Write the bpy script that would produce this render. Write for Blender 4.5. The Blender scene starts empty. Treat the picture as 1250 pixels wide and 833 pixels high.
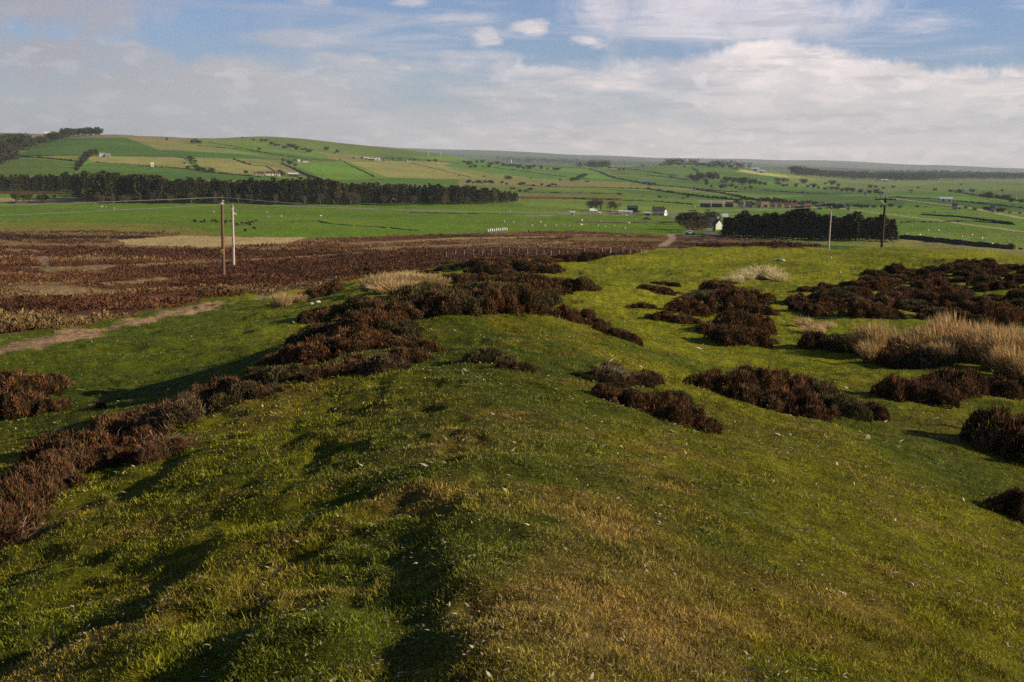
import bpy, math, random
import numpy as np
random.seed(7); RNG = np.random.default_rng(11)
R = math.radians
sc = bpy.context.scene
# ------------------------------------------------------------------ camera
EYE = 100.0
F, CX, CY = 1300.0, 625.0, 416.5           # focal length and centre in photo pixels (1250 wide)
PITCH, ROLL = math.atan(216.5/1300), R(1.2)
fw = np.array([0, math.cos(PITCH), -math.sin(PITCH)])
r0 = np.array([1., 0, 0]); u0 = np.array([0, math.sin(PITCH), math.cos(PITCH)])
rt = r0*math.cos(ROLL) + u0*math.sin(ROLL)
up = u0*math.cos(ROLL) - r0*math.sin(ROLL)
cam_d = bpy.data.cameras.new("camera"); cam = bpy.data.objects.new("camera", cam_d)
sc.collection.objects.link(cam); sc.camera = cam
cam_d.sensor_width = 36; cam_d.lens = F/1250*36; cam_d.clip_start = .1; cam_d.clip_end = 80000
from mathutils import Matrix, Vector
cam.matrix_world = Matrix(((rt[0], up[0], -fw[0], 0), (rt[1], up[1], -fw[1], 0), (rt[2], up[2], -fw[2], EYE), (0, 0, 0, 1)))
# ------------------------------------------------------------------ sun, sky, exposure
SUN_EL, SUN_AZ = R(21), R(98)               # azimuth clockwise from the view direction (+Y)
sun_d = bpy.data.lights.new("sun", 'SUN'); sun = bpy.data.objects.new("sun", sun_d); sc.collection.objects.link(sun)
sun_d.energy = 5.0; sun_d.angle = R(.55); sun_d.color = (1, .83, .57)
sd = Vector((math.sin(SUN_AZ)*math.cos(SUN_EL), math.cos(SUN_AZ)*math.cos(SUN_EL), math.sin(SUN_EL)))
sun.rotation_euler = sd.to_track_quat('Z', 'Y').to_euler(); sun.location = (60, -20, 160)
sc.view_settings.view_transform = 'Standard'; sc.view_settings.look = 'None'
sc.view_settings.exposure = 0.68; sc.view_settings.gamma = 1
sc.cycles.max_bounces = 5; sc.cycles.diffuse_bounces = 2; sc.cycles.volume_bounces = 0
sc.cycles.transparent_max_bounces = 8; sc.cycles.use_adaptive_sampling = True
sc.cycles.adaptive_threshold = 0.01; sc.cycles.use_denoising = False

world = bpy.data.worlds.new("World"); sc.world = world; world.use_nodes = True
def build_sky():
    nt = world.node_tree; nt.nodes.clear(); N = nt.nodes; L = nt.links
    def val(x):
        return x
    def math_(op, a, b=None, c=None, clamp=False):
        n = N.new('ShaderNodeMath'); n.operation = op; n.use_clamp = clamp
        for i, v in enumerate((a, b, c)):
            if v is None: continue
            if isinstance(v, (int, float)): n.inputs[i].default_value = v
            else: L.new(v, n.inputs[i])
        return n.outputs[0]
    def smooth(x, a, b):
        n = N.new('ShaderNodeMapRange'); n.interpolation_type = 'SMOOTHSTEP'
        L.new(x, n.inputs[0]); n.inputs[1].default_value = a; n.inputs[2].default_value = b
        return n.outputs[0]
    def noise(vec, scale, det=6, rough=.55, dist=0):
        n = N.new('ShaderNodeTexNoise'); n.inputs['Scale'].default_value = scale
        n.inputs['Detail'].default_value = det; n.inputs['Roughness'].default_value = rough
        n.inputs['Distortion'].default_value = dist; L.new(vec, n.inputs['Vector']); return n.outputs[0]
    def comb(x, y, z=0):
        n = N.new('ShaderNodeCombineXYZ')
        for i, v in enumerate((x, y, z)):
            if isinstance(v, (int, float)): n.inputs[i].default_value = v
            else: L.new(v, n.inputs[i])
        return n.outputs[0]
    def mix(f, a, b):
        n = N.new('ShaderNodeMix'); n.data_type = 'RGBA'
        if isinstance(f, (int, float)): n.inputs[0].default_value = f
        else: L.new(f, n.inputs[0])
        for i, v in ((6, a), (7, b)):
            if isinstance(v, tuple): n.inputs[i].default_value = (*v, 1)
            else: L.new(v, n.inputs[i])
        return n.outputs[2]
    sky = N.new('ShaderNodeTexSky'); sky.sky_type = 'NISHITA'; sky.sun_disc = False
    sky.sun_elevation = SUN_EL; sky.sun_rotation = SUN_AZ; sky.air_density = 1.0; sky.dust_density = .6; sky.ozone_density = 2.2
    tc = N.new('ShaderNodeTexCoord'); sep = N.new('ShaderNodeSeparateXYZ'); L.new(tc.outputs['Generated'], sep.inputs[0])
    x, y, z = sep.outputs
    u = math_('ARCTAN2', x, y)                # compass direction from +Y
    v = z                                     # height above the horizon
    P = comb(math_('MULTIPLY', u, 1.0), math_('MULTIPLY', v, 2.6), 0)
    n_big = noise(P, 5.0, 7, .55, .4); n_fine = noise(P, 16, 8, .6, .3)
    Ps = comb(math_('MULTIPLY', u, .35), math_('MULTIPLY', v, 3.2), .3)
    n_str = noise(Ps, 12, 6, .55, .5)
    # broad lower deck whose upper edge undulates
    lump = noise(P, 24, 9, .62, .2); Pt = comb(u, math_('MULTIPLY', v, .7), 2.1)
    edge = noise(Pt, 14, 7, .6, .3)
    g = math_('DIVIDE', math_('SUBTRACT', u, .235), .085); g = math_('POWER', 2.718, math_('MULTIPLY', math_('MULTIPLY', g, g), -1))
    top = math_('ADD', math_('ADD', .094, math_('MULTIPLY', g, .018)), math_('MULTIPLY', math_('SUBTRACT', edge, .5), .07))
    h = math_('SUBTRACT', top, v)
    deck = smooth(h, -.004, .010)
    soft = smooth(n_big, .40, .60); rightside = smooth(u, .02, .22)
    body = math_('ADD', .16, math_('MULTIPLY', soft, .84))
    lowband = math_('MAXIMUM', smooth(v, .068, .025), math_('MULTIPLY', rightside, .9))
    body = math_('MAXIMUM', body, lowband)
    deck = math_('MULTIPLY', deck, body)
    # wispy high cloud
    wl = math_('MULTIPLY', smooth(n_str, .46, .72), smooth(v, .06, .11)); wl = math_('MULTIPLY', math_('MULTIPLY', wl, smooth(v, .42, .2)), .7)
    # placed cloud banks and puffs: direction, height, half widths, strength, roughness of edge
    def puff(px, py, wx, wy, s, k=1.5):
        uu = (px-625)/1300; vv = (200+(px-625)*.021-py)/1300
        a = math_('DIVIDE', math_('SUBTRACT', u, uu), wx/1300)
        b = math_('DIVIDE', math_('SUBTRACT', v, vv), wy/1300)
        d = math_('SQRT', math_('ADD', math_('MULTIPLY', a, a), math_('MULTIPLY', b, b)))
        d = math_('ADD', d, math_('MULTIPLY', math_('SUBTRACT', lump if wx < 90 else edge, .5), -2.2*k))
        return math_('MULTIPLY', smooth(d, 1.25, .15), s)
    banks = [(60, 22, 230, 34, .95), (900, 28, 210, 46, .6), (560, 74, 110, 8, .5), (380, 58, 90, 10, .6)]
    puffs = [(583, 50, 20, 17, .75), (640, 44, 28, 9, .85), (710, 57, 22, 13, .9), (493, 87, 14, 8, .7), (497, 12, 22, 16, .6), (380, 10, 36, 12, .5)]
    m = math_('MAXIMUM', deck, wl)
    for b in banks + puffs: m = math_('MAXIMUM', m, puff(*b))
    # colour of the cloud: whiter toward the sun (right), grey blue to the left and in the bases
    side = smooth(u, -.45, .22)
    c = mix(side, (3.1, 3.0, 3.9), (14.4, 12.0, 11.3))
    cum = noise(P, 34, 6, .5, .1); bright = math_('MULTIPLY', smooth(cum, .50, .66), smooth(v, .13, .09)); dark = math_('MULTIPLY', smooth(noise(Ps, 30, 5, .55, .4), .50, .66), smooth(v, .0, .03))
    mott = smooth(n_fine, .38, .62)
    c = mix(math_('MULTIPLY', math_('SUBTRACT', 1, mott), .28), c, (3.6, 3.5, 4.4))
    c = mix(math_('MULTIPLY', dark, .38), c, (3.4, 3.4, 4.5))
    c = mix(math_('MULTIPLY', bright, .6), c, mix(side, (6.2, 5.7, 6.3), (18, 14.8, 13.6)))
    tint = N.new('ShaderNodeMix'); tint.data_type = 'RGBA'; tint.blend_type = 'MULTIPLY'; tint.inputs[0].default_value = 1
    L.new(sky.outputs[0], tint.inputs[6]); tint.inputs[7].default_value = (.36, .68, 1.20, 1)
    # the sky picture is for directions above the horizon; below it the haze colour
    fall = N.new('ShaderNodeVectorMath'); fall.operation = 'SCALE'; L.new(tint.outputs[2], fall.inputs[0])
    L.new(math_('SUBTRACT', 1.06, math_('MULTIPLY', smooth(v, .12, .55), .62)), fall.inputs['Scale'])      # deeper blue towards the zenith
    final = mix(m, fall.outputs[0], c)
    bg = N.new('ShaderNodeBackground'); bg.inputs[1].default_value = .066; L.new(final, bg.inputs[0])
    out = N.new('ShaderNodeOutputWorld'); L.new(bg.outputs[0], out.inputs[0])
build_sky()

# ------------------------------------------------------------------ helpers: pixels, noise
def ray(x, y):
    x = np.asarray(x, float); y = np.asarray(y, float)
    D = F*fw + (x-CX)[..., None]*rt - (y-CY)[..., None]*up
    return np.arctan2(D[..., 0], D[..., 1]), D[..., 2]/np.hypot(D[..., 0], D[..., 1])
def hash2(ix, iy, s):
    h = (ix.astype(np.int64)*374761393 + iy.astype(np.int64)*668265263 + s*1274126177) & 0xFFFFFFFF
    h = ((h ^ (h >> 13))*1274126177) & 0xFFFFFFFF
    return ((h ^ (h >> 16)) & 0xFFFF)/65535.0
def vnoise(x, y, s=0):
    ix = np.floor(x); iy = np.floor(y); fx = x-ix; fy = y-iy
    fx = fx*fx*(3-2*fx); fy = fy*fy*(3-2*fy)
    a = hash2(ix, iy, s); b = hash2(ix+1, iy, s); c = hash2(ix, iy+1, s); d = hash2(ix+1, iy+1, s)
    return (a*(1-fx)+b*fx)*(1-fy) + (c*(1-fx)+d*fx)*fy
def fbm(x, y, s=0, o=4):
    t = 0; a = .5; n = 0
    for i in range(o):
        t = t + a*vnoise(x*2**i+i*17.3, y*2**i-i*9.1, s+i); n += a; a *= .5
    return t/n
def sstep(x, a, b):
    t = np.clip((x-a)/(b-a), 0, 1); return t*t*(3-2*t)

# ------------------------------------------------------------------ terrain control: (photo x, y, drop below the eye) near, (x, y, distance) far
NEAR = [
 (-120,833,2.6),(0,833,2.35),(200,833,2.02),(400,833,1.78),(480,833,1.77),(590,833,1.62),(750,833,1.70),(950,833,1.98),(1250,833,2.6),(1400,833,2.9),
 (-120,700,3.3),(0,700,2.9),(200,700,2.5),(350,700,2.22),(440,700,2.10),(460,700,2.11),(700,700,1.96),(900,700,2.3),(1100,700,2.75),(1250,700,3.2),(1400,700,3.6),
 (505,640,2.19),(547,640,2.09),(505,700,2.07),(550,700,1.94),(515,760,1.92),(558,760,1.80),(530,820,1.77),(577,820,1.65),
 (0,620,3.35),(150,600,3.05),(350,600,2.52),(440,600,2.36),(480,600,2.29),(530,600,2.18),(700,600,2.25),(900,600,2.7),(1100,600,3.3),(1250,600,3.9),(1400,600,4.4),
 (-100,520,5.3),(0,520,5.2),(40,560,4.6),(110,560,3.4),(220,520,3.15),(350,520,2.85),(450,520,2.6),(550,520,2.42),(700,520,2.55),(850,520,3.05),(1000,520,3.7),(1130,520,4.2),(1250,520,4.6),(1400,520,5.0),
 (-100,460,5.8),(0,460,5.7),(100,460,5.5),(200,460,5.35),(270,480,4.2),(330,465,3.2),(450,460,2.85),(550,460,2.68),(650,460,2.75),(750,460,3.0),(820,460,3.6),(900,460,4.3),(1000,460,4.7),(1100,460,4.9),(1250,460,5.2),(1400,460,5.5),
 (-100,400,7.8),(0,400,7.6),(100,400,7.3),(200,400,6.9),(300,400,6.3),(340,420,5.2),(400,410,3.4),(500,400,3.05),(600,400,2.98),(680,400,3.3),(730,400,4.3),(800,400,5.3),(900,400,5.5),(1000,400,5.5),(1100,400,5.6),(1250,400,5.7),(1400,400,5.8),
 (480,380,3.15),(560,378,3.1),(640,378,3.2),(430,385,3.5),
 (300,375,7.3),(350,372,7.1),(700,375,5.6)]
FARP = [
 # hollow and bank on the right
 (750,350,58),(800,370,48),(850,370,52),(950,370,52),(1000,370,52),(1100,360,56),(1250,355,58),(1400,350,58),
 (700,345,62),(750,335,76),(850,340,74),(950,335,78),(1000,330,80),(1100,330,80),(1180,328,82),(1250,330,80),(1400,330,80),
 (650,325,88),(700,320,100),(750,313,112),(800,306,118),(850,303,122),(950,303,124),(1000,303,125),(1100,303,126),(1180,306,126),(1250,314,126),(1400,318,125),
 (750,335,150),(800,325,155),(850,322,160),(950,320,165),(1100,318,170),(1250,325,170),
 # low ground beyond the knoll
 (450,400,32),(560,405,36),(640,400,38),(500,362,48),(450,352,52),(520,345,58),(600,345,60),(650,345,62),(450,338,75),(520,333,82),(600,328,88),
 # moor on the left
 (-120,395,52),(0,390,57),(100,385,60),(200,372,66),(300,358,75),(370,355,74),
 (-120,360,92),(0,355,95),(100,350,98),(200,345,108),(273,340,118),(350,338,115),(400,336,110),
 (-120,330,150),(0,326,150),(100,325,150),(200,325,152),(285,325,152),(370,323,155),(470,318,165),(560,316,175),(640,314,185),(700,312,200),(760,309,215),
 (0,300,240),(150,300,235),(285,300,230),(400,303,235),(500,303,240),(600,301,262),(700,298,290),(800,299,310),(900,299,330),(1000,301,340),(1100,303,350),(1250,304,370),
 (-120,283,320),(0,283,325),(150,282,325),(285,280,335),(380,290,300),(500,288,350),(600,284,400),(700,282,430),(800,286,400),(900,289,400),(1000,292,400),(1100,293,400),(1250,292,430),
 (0,265,470),(150,265,475),(285,265,480),(400,267,500),(500,268,510),(600,268,530),(700,268,560),(800,271,560),(900,275,540),(1000,277,540),(1100,278,540),(1250,279,580),
 (-120,249,720),(0,249,730),(150,249,740),(300,250,750),(450,251,760),(600,250,780),(700,256,720),(800,261,720),(850,262,740),(950,263,740),(1100,263,750),(1250,264,800),
 (0,239,860),(150,238,880),(300,236,900),(450,238,900),(600,241,950),(700,245,960),(800,249,960),(900,252,980),(1000,253,1000),(1100,251,1050),(1250,250,1200),
 (0,222,1060),(150,222,1080),(300,223,1100),(450,226,1120),(600,230,1250),(700,235,1250),(800,238,1300),(900,241,1300),(1000,243,1350),(1100,242,1450),(1250,239,1700),
 (-120,208,1300),(0,206,1300),(80,204,1320),(150,205,1350),(240,207,1380),(320,210,1400),(450,216,1500),(600,219,1700),(700,223,1800),(800,225,1900),(900,228,1900),(1000,232,2000),(1100,232,2100),(1250,230,2500),
 (0,192,1600),(80,189,1600),(150,190,1650),(240,191,1700),(340,196,1800),(450,200,2000),(550,206,2100),(640,211,2300),(750,214,2500),(830,214,2400),(900,216,2400),(1000,223,2900),(1100,224,3000),(1250,223,3600),
 (-120,182,1950),(0,182,1950),(40,179,1900),(80,176,1900),(150,175,1950),(240,178,2100),(340,181,2250),(450,189,2500),(540,196,2500),(640,204,2900),(750,207,3100),(830,205,2900),(900,207,2900),(960,212,3100),
 (0,173,2300),(60,169,2150),(100,166,2150),(150,165,2200),(195,169,2300),(260,169.5,2700),(320,167,2700),(380,171,2750),(450,179,2850),(500,184,2900),(550,191,2950),(600,198,3000),(640,201.5,3200),(700,203.5,3400),(800,202.5,3100),(860,203,3100),(920,207,3300),(1000,216,3800),(1100,218,4500),(1250,218.5,5000),
 # shoulder behind the crests, hidden
 (0,167,2700),(100,172,2600),(150,170,2700),(190,168.3,2900),(320,175,3400),(450,190,3600),(550,200,3700),(650,206,4400),(800,208,4400),(900,212,4400),
 (-120,164,3400),(0,163,3500),(60,165,3500),(200,167.5,3600),
 # far country
 (450,192,6500),(550,195,6500),(650,197,7000),(750,199,7500),(850,201,7500),(950,205,7500),(1050,208,7500),(1150,212,7500),(1250,214.5,7500),(1400,217,7500),
 (0,170,8000),(200,172,8000),(320,178,9000),(450,178.5,11500),(520,182,11500),(560,184,11500),(650,187,12000),(750,190,12000),(830,192.5,12500),(900,194,13000),(1000,196,13500),(1050,197,13500),(1110,200,13500),(1150,200.5,13500),(1200,204,14500),(1250,208.5,15000),(1400,212,15000),
 (0,185,24000),(400,190,24000),(800,203,24000),(1250,216,24000)]
A, T, Dd = [], [], []
for x, y, h in NEAR:
    a, t = ray(x, y); A.append(float(a)); T.append(float(t)); Dd.append(h/-float(t))
for x, y, d in FARP:
    a, t = ray(x, y); A.append(float(a)); T.append(float(t)); Dd.append(d)
for k in range(-8, 9):
    A.append(k*.1); Dd.append(1.0); T.append(-1.62)
    A.append(k*.1); Dd.append(2.0); T.append(-(1.63+.30*max(0, -k)*.12+.2*max(0, k)*.1)/2.0)
A = np.array(A); T = np.array(T); LD = np.log(np.array(Dd))
KA = 3.0; CQ = .06
def kern(a, l, A_, L_):
    return np.sqrt(((a[..., None]-A_)*KA)**2 + (l[..., None]-L_)**2 + CQ*CQ)
K = -kern(A, LD, A, LD); n = len(A)
P_ = np.stack([np.ones(n), A, LD], 1)
M = np.block([[K - 1e-4*np.eye(n)*-1, P_], [P_.T, np.zeros((3, 3))]])
W = np.linalg.solve(M, np.concatenate([T, np.zeros(3)]))
AZL = R(36)
ca = np.linspace(-AZL, AZL, 289); cl = np.linspace(math.log(.8), math.log(26000), 900)
GA, GL = np.meshgrid(ca, cl)
TC = np.zeros(GA.shape)
for i in range(0, GA.shape[0], 60):
    a = GA[i:i+60]; l = GL[i:i+60]
    TC[i:i+60] = -kern(a, l, A, LD)@W[:n] + W[n] + W[n+1]*a + W[n+2]*l
def bil(Tab, a, l):
    a = np.clip(a, ca[0], ca[-1]); l = np.clip(l, cl[0], cl[-1])
    fa = (a-ca[0])/(ca[1]-ca[0]); fl = (l-cl[0])/(cl[1]-cl[0])
    ia = np.clip(fa.astype(int), 0, len(ca)-2); il = np.clip(fl.astype(int), 0, len(cl)-2)
    fa = fa-ia; fl = fl-il
    return (Tab[il, ia]*(1-fa)+Tab[il, ia+1]*fa)*(1-fl) + (Tab[il+1, ia]*(1-fa)+Tab[il+1, ia+1]*fa)*fl
# dips and swells of the turf: photo pixel, drop height there (m), radii (m)
def ground_z(X, Y):
    r = np.hypot(X, Y); az = np.arctan2(X, Y)
    rr = np.maximum(r, 1.0)
    z = EYE + bil(TC, az, np.log(rr))*rr
    near = sstep(r, 1.0, 3.0)
    a1 = np.clip(r/20, .25, 1)
    z += near*((fbm(X/2.1, Y/2.1, 3, 2)-.5)*.13*a1 + (fbm(X/.6, Y/.6, 5, 3)-.5)*.11 + (fbm(X/.17, Y/.17, 6, 2)-.5)*.035)
    z -= near*sstep(r, 20, 9)*sstep(az, .04, -.08)*(sstep(fbm(X/.42, Y/.6, 14, 3), .48, .66)*.05)
    z += sstep(r, 9, 20)*sstep(r, 110, 70)*(fbm(X/1.1, Y/1.1, 15, 3)-.5)*.26 + sstep(r, 55, 75)*sstep(r, 170, 140)*(fbm(X/13, Y/11, 16, 3)-.5)*1.7
    z += sstep(r, 12, 40)*(fbm(X/7, Y/7, 8, 3)-.5)*.75
    z += sstep(r, 90, 300)*(fbm(X/45, Y/45, 9, 3)-.5)*1.3
    z += sstep(r, 1200, 4000)*(fbm(X/500, Y/500, 10, 3)-.5)*7
    z += sstep(r, 5000, 12000)*(fbm(X/1500, Y/1500, 12, 3)-.55)*36 + sstep(r, 8500, 11000)*(fbm(X/1100, Y/2600, 13, 3)-.6)*36
    return z
def proj(X, Y, Z):
    v = np.stack([X, Y, Z-EYE], -1); d = v@fw
    return CX+F*(v@rt)/d, CY-F*(v@up)/d
RADL = np.exp(np.linspace(math.log(1.5), math.log(24500), 4200))
def hit(x, y, far=False):
    """first point of the ground seen at a photo pixel (arrays allowed)"""
    x = np.atleast_1d(np.asarray(x, float)); y = np.atleast_1d(np.asarray(y, float)); out = np.zeros((len(x), 3))
    for s in range(0, len(x), 400):
        a, t = ray(x[s:s+400], y[s:s+400])
        X = np.sin(a)[:, None]*RADL; Y = np.cos(a)[:, None]*RADL
        Z = ground_z(X, Y); L = EYE + t[:, None]*RADL
        m = Z >= L; k = np.where(m.any(1), m.argmax(1), -1); k[k == 0] = 1
        i = np.arange(len(a)); bad = k < 0; k[bad] = len(RADL)-1
        g1 = (Z-L)[i, k]; g0 = (Z-L)[i, k-1]; f = np.clip(-g0/(g1-g0+1e-9), 0, 1); f[bad] = 1
        r = RADL[k-1]*(1-f)+RADL[k]*f
        out[s:s+400, 0] = np.sin(a)*r; out[s:s+400, 1] = np.cos(a)*r
    out[:, 2] = ground_z(out[:, 0], out[:, 1])
    return out
def hit1(x, y): return hit([x], [y])[0]

# ------------------------------------------------------------------ materials
def lin(c):
    return tuple((v/12.92 if v <= .04045 else ((v+.055)/1.055)**2.4) for v in c)
MATS = {}
def mat(name, col=(.5, .5, .5), rough=.85, attr=False, var=.25, scale=8, bump=0, trans=0, metallic=0):
    if name in MATS: return MATS[name]
    m = bpy.data.materials.new(name); m.use_nodes = True; nt = m.node_tree; N = nt.nodes; L = nt.links
    b = N['Principled BSDF']; b.inputs['Roughness'].default_value = rough; b.inputs['Metallic'].default_value = metallic
    b.inputs['Specular IOR Level'].default_value = .25
    if attr:
        src = N.new('ShaderNodeAttribute'); src.attribute_name = 'Col'; s = src.outputs[0]
    else:
        src = N.new('ShaderNodeRGB'); src.outputs[0].default_value = (*col, 1); s = src.outputs[0]
    tc = N.new('ShaderNodeTexCoord')
    nz = N.new('ShaderNodeTexNoise'); nz.inputs['Scale'].default_value = scale; nz.inputs['Detail'].default_value = 5
    L.new(tc.outputs['Object'], nz.inputs['Vector'])
    mr = N.new('ShaderNodeMapRange'); mr.inputs[1].default_value = .3; mr.inputs[2].default_value = .7
    mr.inputs[3].default_value = 1-var; mr.inputs[4].default_value = 1+var; L.new(nz.outputs[0], mr.inputs[0])
    vm = N.new('ShaderNodeVectorMath'); vm.operation = 'SCALE'; L.new(s, vm.inputs[0]); L.new(mr.outputs[0], vm.inputs['Scale'])
    L.new(vm.outputs[0], b.inputs['Base Color'])
    if bump:
        bp = N.new('ShaderNodeBump'); bp.inputs['Strength'].default_value = bump; bp.inputs['Distance'].default_value = .02
        L.new(nz.outputs[0], bp.inputs['Height']); L.new(bp.outputs[0], b.inputs['Normal'])
    if trans:
        tr = N.new('ShaderNodeBsdfTranslucent'); L.new(vm.outputs[0], tr.inputs[0])
        mx = N.new('ShaderNodeMixShader'); mx.inputs[0].default_value = trans
        L.new(b.outputs[0], mx.inputs[1]); L.new(tr.outputs[0], mx.inputs[2]); L.new(mx.outputs[0], N['Material Output'].inputs[0])
    MATS[name] = m; return m

# ------------------------------------------------------------------ mesh helpers
def mesh_np(name, V, faces, mats, col=None, fmat=None, smooth=False):
    """V (n,3); faces = list of (k, m) index arrays of one width each; col (n,3) vertex colours"""
    me = bpy.data.meshes.new(name)
    faces = [f for f in faces if len(f)]
    loops = np.concatenate([f.ravel() for f in faces]).astype(np.int32)
    tot = np.concatenate([np.full(len(f), f.shape[1]) for f in faces]).astype(np.int32)
    start = np.concatenate([[0], np.cumsum(tot)[:-1]]).astype(np.int32)
    me.vertices.add(len(V)); me.vertices.foreach_set('co', np.asarray(V, np.float32).ravel())
    me.loops.add(len(loops)); me.loops.foreach_set('vertex_index', loops)
    me.polygons.add(len(tot)); me.polygons.foreach_set('loop_start', start); me.polygons.foreach_set('loop_total', tot)
    if fmat is not None: me.polygons.foreach_set('material_index', np.asarray(fmat, np.int32))
    if smooth: me.polygons.foreach_set('use_smooth', np.ones(len(tot), bool))
    if col is not None:
        at = me.color_attributes.new('Col', 'FLOAT_COLOR', 'POINT')
        c = np.ones((len(V), 4), np.float32); c[:, :3] = col; at.data.foreach_set('color', c.ravel())
    for m in (mats if isinstance(mats, (list, tuple)) else [mats]): me.materials.append(m)
    me.update(calc_edges=True); me.validate()
    return me
class MB:
    """collects boxes, tubes and prisms into one mesh"""
    def __init__(s): s.V = []; s.F = []
    def add(s, V, Fs):
        o = len(s.V); s.V += [tuple(v) for v in V]; s.F += [tuple(i+o for i in f) for f in Fs]; return s
    def box(s, x0, x1, y0, y1, z0, z1):
        return s.add([(x0,y0,z0),(x1,y0,z0),(x1,y1,z0),(x0,y1,z0),(x0,y0,z1),(x1,y0,z1),(x1,y1,z1),(x0,y1,z1)],
                     [(0,3,2,1),(4,5,6,7),(0,1,5,4),(1,2,6,5),(2,3,7,6),(3,0,4,7)])
    def tube(s, pts, rad, n=8, cap=True):
        pts = [Vector(p) for p in pts]; rad = rad if isinstance(rad, (list, tuple)) else [rad]*len(pts)
        V = []; Fs = []
        for i, p in enumerate(pts):
            d = (pts[min(i+1, len(pts)-1)]-pts[max(i-1, 0)]).normalized()
            a = d.orthogonal() if abs(d.z) > .9 else d.cross(Vector((0, 0, 1))); a.normalize(); b = d.cross(a)
            for k in range(n):
                q = 2*math.pi*k/n; V.append(p + (a*math.cos(q)+b*math.sin(q))*rad[i])
        for i in range(len(pts)-1):
            for k in range(n):
                Fs.append((i*n+k, i*n+(k+1) % n, (i+1)*n+(k+1) % n, (i+1)*n+k))
        if cap: Fs.append(tuple(range(n-1, -1, -1))); Fs.append(tuple((len(pts)-1)*n+k for k in range(n)))
        return s.add(V, Fs)
    def gable(s, x0, x1, y0, y1, z0, z1, ov=.3, th=.15):
        """pitched roof slab, ridge along x"""
        ym = (y0+y1)/2; k = (z1-z0)/(ym-y0)
        a = z0-ov*k; X0 = x0-ov; X1 = x1+ov
        V = []
        for x in (X0, X1):
            V += [(x, y0-ov, a), (x, ym, z1), (x, y1+ov, a), (x, y1+ov, a+th), (x, ym, z1+th), (x, y0-ov, a+th)]
        return s.add(V, [(0,5,4,1),(1,4,3,2),(6,7,10,11),(7,8,9,10),(0,1,7,6),(1,2,8,7),(5,11,10,4),(4,10,9,3),(0,6,11,5),(2,3,9,8)])
    def walls(s, x0, x1, y0, y1, z0, z1, zr):
        ym = (y0+y1)/2
        return s.add([(x0,y0,z0),(x1,y0,z0),(x1,y1,z0),(x0,y1,z0),(x0,y0,z1),(x1,y0,z1),(x1,y1,z1),(x0,y1,z1),(x0,ym,zr),(x1,ym,zr)],
                     [(0,1,5,4),(2,3,7,6),(1,2,6,9,5),(3,0,4,8,7)])
    def mesh(s, name, m, smooth=False):
        me = bpy.data.meshes.new(name); me.from_pydata(s.V, [], s.F); me.materials.append(m)
        if smooth: me.polygons.foreach_set('use_smooth', [True]*len(me.polygons))
        return me
COL = sc.collection
def link(name, me, parent=None, loc=(0, 0, 0), rz=0):
    o = bpy.data.objects.new(name, me); COL.objects.link(o); o.location = loc; o.rotation_euler.z = rz
    if parent is not None: o.parent = parent
    return o
def empty(name, loc, rz=0):
    return link(name, None, None, loc, rz)
def tag(o, label=None, cat=None, group=None, kind=None):
    if label and len(label.replace('-', ' ').split()) > 16: print('LONG', label)
    if label: o['label'] = label
    if cat: o['category'] = cat
    if group: o['group'] = group
    if kind: o['kind'] = kind
    return o
ORD = ['first','second','third','fourth','fifth','sixth','seventh','eighth','ninth','tenth','eleventh','twelfth','thirteenth','fourteenth','fifteenth','sixteenth','seventeenth','eighteenth','nineteenth','twentieth']
def ordn(k):
    if k < 20: return ORD[k]
    tens = {2:'twenty',3:'thirty',4:'forty',5:'fifty',6:'sixty',7:'seventy',8:'eighty',9:'ninety'}
    k += 1
    if k < 100:
        t, u = divmod(k, 10)
        return (tens[t]+'-'+ORD[u-1]) if u else tens[t][:-1]+'ieth'
    return str(k)+'th'

# ------------------------------------------------------------------ land cover
def densify(poly, step=12, closed=True):
    out = []; n_ = len(poly)
    for i in range(n_ if closed else n_-1):
        (x0, y0), (x1, y1) = poly[i], poly[(i+1) % n_]
        k = max(1, int(math.hypot(x1-x0, (y1-y0)*2)/step))
        for j in range(k): out.append((x0+(x1-x0)*j/k, y0+(y1-y0)*j/k))
    if not closed: out.append(poly[-1])
    return np.array(out, float)
def in_poly(px, py, poly):
    inside = np.zeros(px.shape, bool); j = len(poly)-1
    for i in range(len(poly)):
        xi, yi = poly[i]; xj, yj = poly[j]
        if yi != yj:
            c = ((yi > py) != (yj > py)) & (px < (xj-xi)*(py-yi)/(yj-yi)+xi); inside ^= c
        j = i
    return inside
def world_poly(poly, step=12):
    q = densify(poly, step); P = hit(q[:, 0], q[:, 1])
    return np.stack([np.arctan2(P[:, 0], P[:, 1]), np.log(np.hypot(P[:, 0], P[:, 1]))], 1)
GREEN = (.11, .16, .020); GREEN2 = (.115, .165, .028); DGREEN = (.050, .105, .018); OLIVE = (.17, .165, .050)
BUFF = (.215, .20, .075); STRAW = (.36, .28, .13); MOOR = (.135, .058, .028); DMOOR = (.072, .034, .020); RED = (.17, .085, .05)
LGREEN = (.14, .22, .035); STRAW2 = (.25, .175, .085); PATH = (.37, .235, .14); DIRT = (.30, .24, .17); RFIELD = (.165, .155, .065)
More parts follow.
